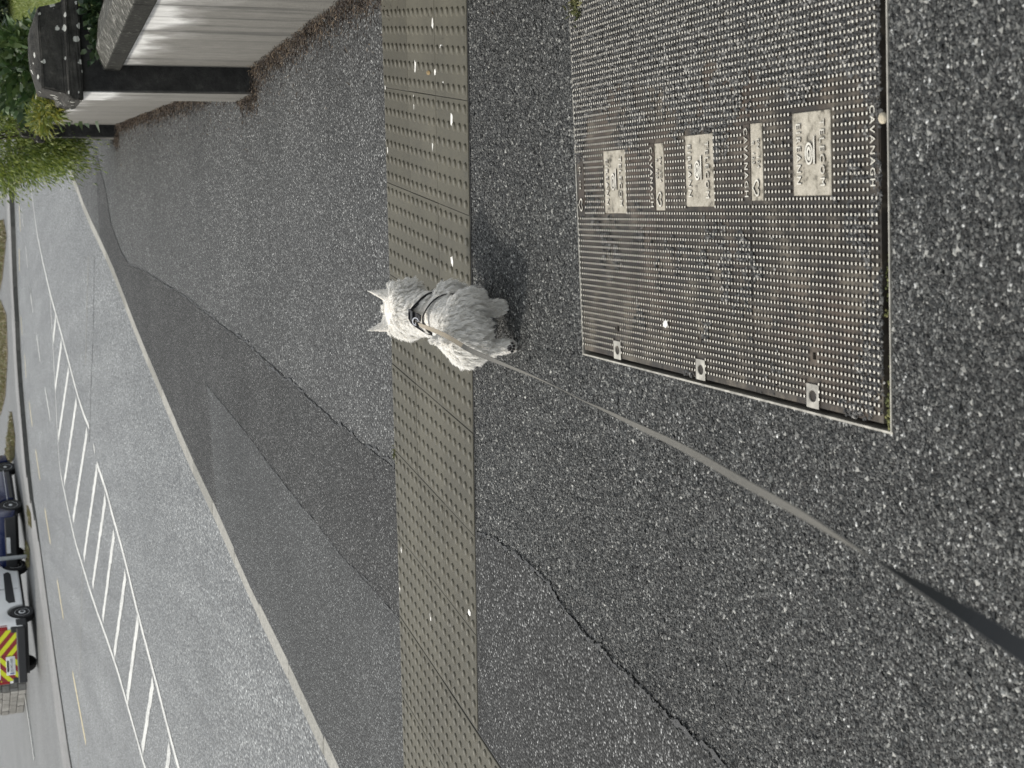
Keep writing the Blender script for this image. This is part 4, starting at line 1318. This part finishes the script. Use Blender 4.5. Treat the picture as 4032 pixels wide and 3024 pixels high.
o = link('lettering', me, M_INK, pl); o.matrix_local = Matrix.Translation((-.295, yb - .0478, .692)) @ Matrix.Rotation(math.pi / 2, 4, 'X') @ Matrix.Diagonal((.78, 1, 1, 1))
MB().box(-.5, -.14, yb - .05, yb - .0305, .77, .825).build('plate_lamp', M_PLAST, van, bevel=.01)
MB().add([(.08, yb - .012, 1.12), (.72, yb - .012, 1.12), (.66, yb + .05, 1.66), (.08, yb + .05, 1.66)], [(0, 1, 2, 3)]).build('rear_window', M_GLASS, van)

CR = far_z(88, 1992); yF = CR[1] + 2.3
CFx = -1.66 / 47.03 * yF
cang = -math.atan2(CFx - CR[0], yF - CR[1])
CWID, CWB = 1.82, 2.66
cdir = np.array([math.sin(-cang), math.cos(-cang)]); crt = np.array([cdir[1], -cdir[0]])
cloc = np.array(CR[:2]) - crt * (CWID / 2 - .1)
car = vehicle('parked_car', 'dark navy hatchback with multispoke wheels parked beyond the post', 'car', (cloc[0], cloc[1], float(CR[2])), cang, CWID, CWB, .33,
              [(CWB + .84, .55), (CWB + .78, .74), (CWB + .3, .92), (CWB - .25, .98), (CWB - .95, 1.42), (.3, 1.47), (-.35, 1.38), (-.7, .98), (-.82, .86), (-.84, .5)], M_NAVY, .22, spokes=True, over_r=.8)
xs = CWID / 2; yb = -.84
MB().box(-xs + .02, xs - .02, yb - .04, yb + .14, .24, .56).build('bumper', M_PLAST, car, bevel=.03)
MB().box(xs - .02, xs + .006, .42, CWB - .42, .24, .34).build('sill', M_PLAST, car, bevel=.008)
MB().box(xs - .006, xs + .003, 1.22, 1.23, .34, .95).build('door_seam', M_PLAST, car)
MB().box(xs - .01, xs + .004, .3, CWB - .3, .4, .415).build('trim_strip', M_RIM, car)
for sx in (-1, 1):
    MB().box(sx * (xs - .16) - .15, sx * (xs - .16) + .15, yb - .012, yb + .1, .74, .87).build('tail_light', M_REDL, car, bevel=.02)
MB().add([(-.6, -.715, 1.0), (.6, -.715, 1.0), (.52, -.42, 1.35), (-.52, -.42, 1.35)], [(0, 1, 2, 3)]).build('rear_window', M_GLASS, car)
MB().add([(xs - .012, .1, 1.0), (xs - .012, CWB - .5, 1.0), (xs - .07, CWB - .98, 1.38), (xs - .07, .1, 1.38)], [(0, 1, 2, 3)]).build('side_window', M_GLASS, car)
MB().box(-.26, .26, yb - .055, yb - .042, .42, .53).build('number_plate', M_PLATE, car)

# weed on the far edge of the band
wp = gp(1562, 1790)
weed = tag(empty('weed', wp), 'tiny straw and green weed sprouting at the far edge of the slabs', 'weed')
wr = np.random.default_rng(61)
Pw = np.c_[wr.normal(0, .014, 120), wr.normal(0, .016, 120), np.full(120, .004)]
blades('leaf', Pw, wr.uniform(.008, .022, 120), wr.uniform(.003, .006, 120), M_MOSS, .9, wr, parent=weed, kind=None)
wp = gp(2275, 8)
weed = tag(empty('weed', wp), 'yellow green weed at the gritty far corner of the covers', 'weed')
Pw = np.c_[wr.normal(0, .02, 160), wr.normal(0, .02, 160), np.full(160, .002)]
blades('leaf', Pw, wr.uniform(.01, .03, 160), wr.uniform(.003, .007, 160), M_MOSS, .9, wr, parent=weed, kind=None)

# ------------------------------------------------------------------ dog
def ellipsoid(bm, c, r, rot=(0, 0, 0), sub=3):
    from mathutils import Euler
    Mx = Matrix.Translation(c) @ Euler(rot).to_matrix().to_4x4() @ Matrix.Diagonal((*r, 1))
    bmesh.ops.create_icosphere(bm, subdivisions=sub, radius=1, matrix=Mx)
def limb(bm, pts, rs):
    for (a, b, ra, rb) in zip(pts[:-1], pts[1:], rs[:-1], rs[1:]):
        a, b = Vector(a), Vector(b); n = max(2, int((b - a).length / (min(ra, rb) * .45)))
        for k in range(n + 1):
            f = k / n; r = ra + (rb - ra) * f
            bmesh.ops.create_icosphere(bm, subdivisions=2, radius=r, matrix=Matrix.Translation(a.lerp(b, f)))

DOG_POS = np.array([.192, 4.50]); DOG_ANG = rad(-13)
dz = float(pz(*DOG_POS))
dog = tag(empty('dog'), 'small shaggy white terrier in a black harness walking away on a lead', 'dog')
slope = Vector(PN).to_track_quat('Z', 'Y').to_matrix().to_4x4()
dog.matrix_world = Matrix.Translation((DOG_POS[0], DOG_POS[1], dz)) @ Matrix.Rotation(DOG_ANG, 4, 'Z') @ Matrix.Rotation(math.asin(-PN[1]) * .9, 4, 'X')

bm = bmesh.new()
ellipsoid(bm, (0, .12, .175), (.08, .12, .08))            # deep chest
ellipsoid(bm, (0, .0, .183), (.072, .12, .07))                 # loin
ellipsoid(bm, (0, -.07, .185), (.078, .085, .08))           # rump
ellipsoid(bm, (0, .2, .188), (.07, .07, .075))                # forechest
limb(bm, [(0, .19, .215), (.01, .275, .27)], [.068, .066])  # neck
ellipsoid(bm, (.014, .32, .285), (.078, .068, .06))       # skull
ellipsoid(bm, (.068, .33, .265), (.036, .042, .042))          # cheeks
ellipsoid(bm, (-.042, .33, .265), (.036, .042, .042))
limb(bm, [(.016, .36, .272), (.02, .43, .258)], [.036, .026])   # muzzle
ellipsoid(bm, (.021, .452, .266), (.012, .01, .01), sub=2)      # nose
# hind legs: thigh, knee forward, hock back, shank, paw
limb(bm, [(-.05, -.06, .17), (-.058, -.005, .122), (-.054, -.075, .088), (-.05, -.09, .04)], [.058, .042, .026, .021])
limb(bm, [(-.05, -.094, .036), (-.05, -.078, .016)], [.022, .021])
limb(bm, [(.055, -.05, .175), (.064, .03, .122), (.066, -.012, .08), (.066, .0, .03)], [.06, .044, .027, .022])
limb(bm, [(.066, .004, .022), (.066, .03, .018)], [.023, .021])
# front legs: right one swung forward, left one trailing
limb(bm, [(.06, .18, .16), (.068, .2, .1), (.07, .215, .05), (.07, .225, .022)], [.042, .03, .024, .022])
limb(bm, [(.07, .235, .02), (.07, .25, .018)], [.022, .02])
limb(bm, [(-.06, .18, .16), (-.062, .165, .1), (-.062, .15, .05), (-.062, .15, .022)], [.042, .03, .024, .022])
limb(bm, [(-.062, .16, .02), (-.062, .18, .018)], [.022, .02])
limb(bm, [(0, -.13, .22), (-.004, -.15, .265), (-.008, -.147, .3)], [.028, .022, .012])     # carrot tail
for sx in (-1, 1):      # pricked ears, thin and three-cornered
    b = Vector((.014 + sx * .048, .32, .318)); tip = Vector((.014 + sx * .07, .33, .4))
    for k in range(9):
        f = k / 8; w = .031 * (1 - f) + .003
        ellipsoid(bm, b.lerp(tip, f), (w, .007, .012), (0, sx * .25, 0), 2)
me = bpy.data.meshes.new('body'); bm.to_mesh(me); bm.free()
body = link('body', me)
mod = body.modifiers.new('r', 'REMESH'); mod.mode = 'VOXEL'; mod.voxel_size = .0055
mod = body.modifiers.new('s', 'SMOOTH'); mod.factor = .6; mod.iterations = 5
dg = bpy.context.evaluated_depsgraph_get()
me2 = bpy.data.meshes.new_from_object(body.evaluated_get(dg)); me2.name = 'body'
body.modifiers.clear(); body.data = me2
for v in me2.vertices:                       # the spine swings to the right at the shoulders
    v.co.x += .027 * math.exp(-((v.co.y - .13) / .1) ** 2) * min(1, max(0, (v.co.z - .06) / .1))
me2.polygons.foreach_set('use_smooth', [True] * len(me2.polygons))
def m_skin():
    t = NT('dog_coat_base')
    c = t.ramp(t.noise(25, 4), [(.3, (.66, .62, .56)), (.7, (.78, .75, .7))])
    return t.done(c, .8)
me2.materials.append(m_skin()); body.parent = dog
M_PAD = plain('paw_pad', (.02, .017, .018), .6)
for nm, c, r in [('nose', (.021, .46, .267), (.012, .008, .009)), ('paw_pad', (-.05, -.1135, .034), (.0105, .005, .0085))] + \
        [('toe_pad', (-.05 + dx_, -.112 + dy_, .019 + dz_), (.0042, .004, .0058)) for dx_, dy_, dz_ in ((-.0135, .003, .004), (-.005, 0, 0), (.005, 0, 0), (.0135, .003, .004))]:
    bm = bmesh.new(); ellipsoid(bm, c, r); m_ = bpy.data.meshes.new(nm); bm.to_mesh(m_); bm.free()
    m_.polygons.foreach_set('use_smooth', [True] * len(m_.polygons)); link(nm, m_, M_PAD, body)
for sx in (-1, 1):
    bm = bmesh.new(); ellipsoid(bm, (.016 + sx * .028, .385, .3), (.008, .006, .008)); m_ = bpy.data.meshes.new('eye'); bm.to_mesh(m_); bm.free()
    link('eye', m_, M_PAD, body)

def fur(me, n, ncl, seed):
    rng = np.random.default_rng(seed)
    nv = len(me.vertices); co = np.empty(nv * 3); me.vertices.foreach_get('co', co); co = co.reshape(-1, 3)
    no = np.empty(nv * 3); me.vertices.foreach_get('normal', no); no = no.reshape(-1, 3)
    me.calc_loop_triangles(); nt = len(me.loop_triangles); tr = np.empty(nt * 3, int); me.loop_triangles.foreach_get('vertices', tr); tr = tr.reshape(-1, 3)
    a, b, c = co[tr[:, 0]], co[tr[:, 1]], co[tr[:, 2]]
    ar = np.linalg.norm(np.cross(b - a, c - a), axis=1); ar /= ar.sum()
    ti = rng.choice(nt, n, p=ar); u = rng.random((n, 2)); fl = u.sum(1) > 1; u[fl] = 1 - u[fl]
    P = a[ti] + (b[ti] - a[ti]) * u[:, :1] + (c[ti] - a[ti]) * u[:, 1:]
    N = no[tr[ti, 0]]
    x, y, z = P.T
    # flow of the coat
    flow = np.zeros((n, 3)); up_ = np.clip((z - .175) / .07, 0, 1)
    flow[:, 1] = -.25 - .6 * up_; flow[:, 2] = -.9 + .5 * up_; flow[:, 0] = np.sign(x) * .3 * up_
    head = y > .262
    flow[head] = np.c_[(x[head] - .014) * 7, -.5 + 0 * x[head], (z[head] - .30) * 4]
    leg = z < .115
    flow[leg] = np.c_[0 * x[leg], 0 * x[leg] - .15, -1 + 0 * x[leg]]
    ear = (z > .333) & (y > .25)
    flow[ear] = np.c_[(x[ear] - .014) * 2, 0 * x[ear], np.ones(ear.sum())]
    tail = (y < -.125) & (z > .25)
    flow[tail] = (0, -.3, .8)
    flow -= N * (flow * N).sum(1)[:, None]
    flow /= np.linalg.norm(flow, axis=1)[:, None] + 1e-6
    L = np.full(n, .035)
    L[head] = .036; L[leg] = .021; L[ear] = .008; L[(z < .045)] = .011; L[tail] = .018
    L[(z < .17) & (z > .115)] = .036
    L[(y > .37)] = .028
    hs = (z > .215) & (np.abs(y - .12) < .04) & (np.abs(x - .025) < .06)            # coat pressed flat under the harness
    L[hs] *= .6
    L *= rng.uniform(.6, 1.15, n)
    lift = np.where(leg, .3, .5) + rng.uniform(-.12, .22, n); lift[ear] = .1; lift[head & ~ear] = .75; lift[hs] = .12
    D = flow + N * lift[:, None] + rng.normal(0, .16, (n, 3)); D /= np.linalg.norm(D, axis=1)[:, None]
    gi = rng.choice(n, ncl, replace=False)
    near = np.empty(n, int)
    for s in range(0, n, 4000):
        e = min(n, s + 4000)
        near[s:e] = ((P[s:e, None, :] - P[gi][None]) ** 2).sum(2).argmin(1)
    gk = gi[near]
    wav = np.cross(D[gi], rng.normal(0, 1, (ncl, 3))); wav /= np.linalg.norm(wav, axis=1)[:, None] + 1e-6
    amp = rng.uniform(.08, .26, ncl); ph = rng.uniform(0, 6.28, ncl); fr_ = rng.uniform(2.5, 6.5, ncl)
    S = 6; pts = []
    for k in range(S):
        t = k / (S - 1)
        bend = np.array([0, 0, -1.0]) * .30 * t * t
        own = P + (D * t + bend) * L[:, None]
        gp_ = P[gk] + (D[gk] * t + bend) * L[gk][:, None]
        cl = (.6 * t ** .9)
        q = own * (1 - cl) + gp_ * cl
        q = q + wav[near] * (amp[near] * L * t * np.sin(ph[near] + fr_[near] * t))[:, None]
        pts.append(q)
    pts = np.stack(pts, 1)
    side = np.cross(D, rng.normal(0, 1, (n, 3))); side /= np.linalg.norm(side, axis=1)[:, None]
    wd = rng.uniform(.00045, .0008, n)[:, None]
    V = []
    for k in range(S - 1):
        tw = wd * (1 - .6 * k / (S - 1))
        V += [pts[:, k] - side * tw, pts[:, k] + side * tw]
    V.append(pts[:, -1])
    V = np.stack(V, 1); m = V.shape[1]
    base = (np.arange(n) * m)[:, None]
    Fc = []
    for k in range(S - 2):
        Fc.append(base + np.array([[2 * k, 2 * k + 1, 2 * k + 3]])); Fc.append(base + np.array([[2 * k, 2 * k + 3, 2 * k + 2]]))
    Fc.append(base + np.array([[m - 3, m - 2, m - 1]]))
    return fast_mesh('fur', V.reshape(-1, 3), np.concatenate(Fc, 0))
def m_fur():
    t = NT('white_coat')
    r = t.n('ShaderNodeNewGeometry').outputs['Random Per Island']
    c = t.ramp(r, [(0, (.86, .835, .78)), (.4, (.92, .91, .88)), (1, (.95, .945, .93))])
    m = t.done(c, .55)
    tr = t.n('ShaderNodeBsdfTranslucent'); t.l(c, tr.inputs[0])
    ms = t.n('ShaderNodeMixShader'); ms.inputs[0].default_value = .5
    t.l(t.b.outputs[0], ms.inputs[1]); t.l(tr.outputs[0], ms.inputs[2]); t.l(ms.outputs[0], t.t.nodes['Material Output'].inputs[0])
    return m
FUR = link('fur', fur(me2, 110000, 2600, 77), m_fur(), body)

# harness (worn by the dog) and lead
DM = dog.matrix_world.copy()
M_STRAP = plain('black_webbing', (.012, .012, .014), .6, var=.3, scale=200, bump=.001)
M_CLIP = plain('chrome_clip', (.6, .6, .62), .25, .9)
har = tag(empty('dog_harness'), 'black webbing harness with a metal ring on the white dog\'s shoulders', 'harness')
har.matrix_world = DM
def strap(name, pts, w, nrm, mat, parent, thick=.0022):
    """band along pts with its broad side facing nrm (function of point)"""
    pts = [Vector(p) for p in pts]; mb = MB(); V = []
    for i, p in enumerate(pts):
        t = (pts[min(i + 1, len(pts) - 1)] - pts[max(i - 1, 0)]).normalized()
        n_ = Vector(nrm(p)).normalized(); s = t.cross(n_).normalized(); n_ = s.cross(t).normalized()
        ww = w(i / (len(pts) - 1)) if callable(w) else w
        for a, b in ((-1, -1), (1, -1), (1, 1), (-1, 1)): V.append(p + s * (a * ww / 2) + n_ * (b * thick / 2))
    for i in range(len(pts) - 1):
        for k in range(4): mb.f.append((4 * i + k, 4 * i + (k + 1) % 4, 4 * i + 4 + (k + 1) % 4, 4 * i + 4 + k))
    mb.f += [(3, 2, 1, 0), tuple(4 * (len(pts) - 1) + k for k in range(4))]
    mb.v = [tuple(v) for v in V]
    return mb.build(name, mat, parent)
def girth(cx, cz, rx, rz, yc, lean, top, a0):
    """strap round the body: proud of the coat on the shoulders, sunk in it lower down"""
    out = []
    for w in np.linspace(-a0, a0, 41):
        k = math.exp(-((w + .1) / .42) ** 2)
        out.append((cx + (rx + top * k) * math.sin(w), yc + lean * math.cos(w), cz + (rz + top * k) * math.cos(w)))
    return out
strap('neck_strap', girth(.028, .203, .07, .072, .15, .012, .022, 3.0), .019, lambda p: (p.x, .12, p.z - .203), M_STRAP, har)
strap('chest_strap', girth(.024, .182, .078, .079, .082, .01, .010, 3.0), .017, lambda p: (p.x, .05, p.z - .182), M_STRAP, har)
strap('back_strap', [(.027, .168, .299), (.026, .128, .291), (.023, .09, .279)], lambda f: .034 - .012 * f, lambda p: (0, .2, 1), M_STRAP, har, .004)
MB().box(.009, .043, .12, .14, .295, .301).build('buckle', M_PLAST, har, bevel=.002)
ringm = MB(); ring(ringm, .014, .014, .0105, .0105, -.0015, .0015, 20)
o = ringm.build('lead_ring', M_CLIP, har); o.matrix_local = Matrix.Translation((.012, .096, .294)) @ Matrix.Rotation(rad(40), 4, 'X')

lead = tag(empty('lead'), 'flat taupe and black dog lead rising from the harness towards the camera', 'lead')
c0 = np.array(DM @ Vector((.008, .08, .296)))
ctrl = [(None, None, None, 0)]
def at_depth(X, Y, dist):
    d_ = ray(X, Y); return CAM + d_ * dist         # dist measured along the view axis
zd = lambda p: float((np.array(p) - CAM) @ FW)
z0_ = zd(c0)
LP = [c0] + [at_depth(X_, Y_, d_) for X_, Y_, d_ in ((1739, 1312, 4.38), (1800, 1348, 4.20), (1848, 1379, 4.05), (1921, 1409, 3.84), (2012, 1445, 3.62), (2103, 1482, 3.42), (2195, 1524, 3.24), (2300, 1580, 3.06),
      (2377, 1612, 2.9), (2498, 1672, 2.66), (2681, 1756, 2.34), (2931, 1901, 1.97), (3144, 2016, 1.68), (3326, 2128, 1.46), (3569, 2277, 1.2), (3782, 2405, 1.02), (4025, 2563, .86), (4350, 2765, .7))]
LPs = chaikin(LP, 3)
# broad side: 1 = flat towards us, 0 = edge on; the sign tells which face shows
face = [.6, .95, 1, 1, .9, .6, .35, .12, .12, .35, .65, .8, .8, .6, .15, -.6, -.95, -1, -1]
fq = np.interp(np.linspace(0, 1, len(LPs)), np.linspace(0, 1, len(face)), face)
VA, VB = [], []
mbA, mbB = MB(), MB()
wL, tL = .0135, .0016
for i, p in enumerate(LPs):
    t = LPs[min(i + 1, len(LPs) - 1)] - LPs[max(i - 1, 0)]; t /= np.linalg.norm(t)
    v = CAM - p; v -= t * (v @ t); v /= np.linalg.norm(v); s = np.cross(t, v)
    th = math.acos(max(-1, min(1, fq[i])))          # turn of the band about its own line
    n_ = v * math.cos(th) + s * math.sin(th); s2 = np.cross(t, n_)
    VA += [p - s2 * wL / 2 + n_ * tL / 2, p + s2 * wL / 2 + n_ * tL / 2, p + s2 * wL / 2, p - s2 * wL / 2]
    VB += [p - s2 * wL / 2, p + s2 * wL / 2, p + s2 * wL / 2 - n_ * tL / 2, p - s2 * wL / 2 - n_ * tL / 2]
m = len(LPs)
for mbx, Vx in ((mbA, VA), (mbB, VB)):
    mbx.v = [tuple(v) for v in Vx]
    mbx.f = [(4 * i + k, 4 * i + (k + 1) % 4, 4 * i + 4 + (k + 1) % 4, 4 * i + 4 + k) for i in range(m - 1) for k in range(4)]
M_LEAD_SHEEN = plain('lead_sheen_tan', (.27, .23, .17), .75, var=.25, scale=260)  # brighter stretch by the dog: light and sheen put into the band's colour
M_TAUPE = plain('taupe_webbing', (.1, .096, .084), .8, var=.35, scale=260, bump=.001)
M_NAVYW = plain('black_lead_webbing', (.005, .007, .011), .85, var=.2, scale=300)
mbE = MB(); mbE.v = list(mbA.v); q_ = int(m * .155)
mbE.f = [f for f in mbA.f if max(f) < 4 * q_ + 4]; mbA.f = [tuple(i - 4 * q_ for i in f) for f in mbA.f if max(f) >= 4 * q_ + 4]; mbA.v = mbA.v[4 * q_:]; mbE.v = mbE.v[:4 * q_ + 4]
mbE.build('lead_sheen', M_LEAD_SHEEN, lead)
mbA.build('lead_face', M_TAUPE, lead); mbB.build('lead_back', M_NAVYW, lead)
t = np.array(LPs[3]) - c0; t /= np.linalg.norm(t)
MB().tube([c0 - t * .012, c0 + t * .004, c0 + t * .016, c0 + t * .026], [.003, .0055, .006, .004], 10).build('snap_clip', M_CLIP, lead, smooth='auto')
MB().tube([c0 + t * .026, c0 + t * .045], [.0075, .0075], 10).build('stitched_end', M_NAVYW, lead)
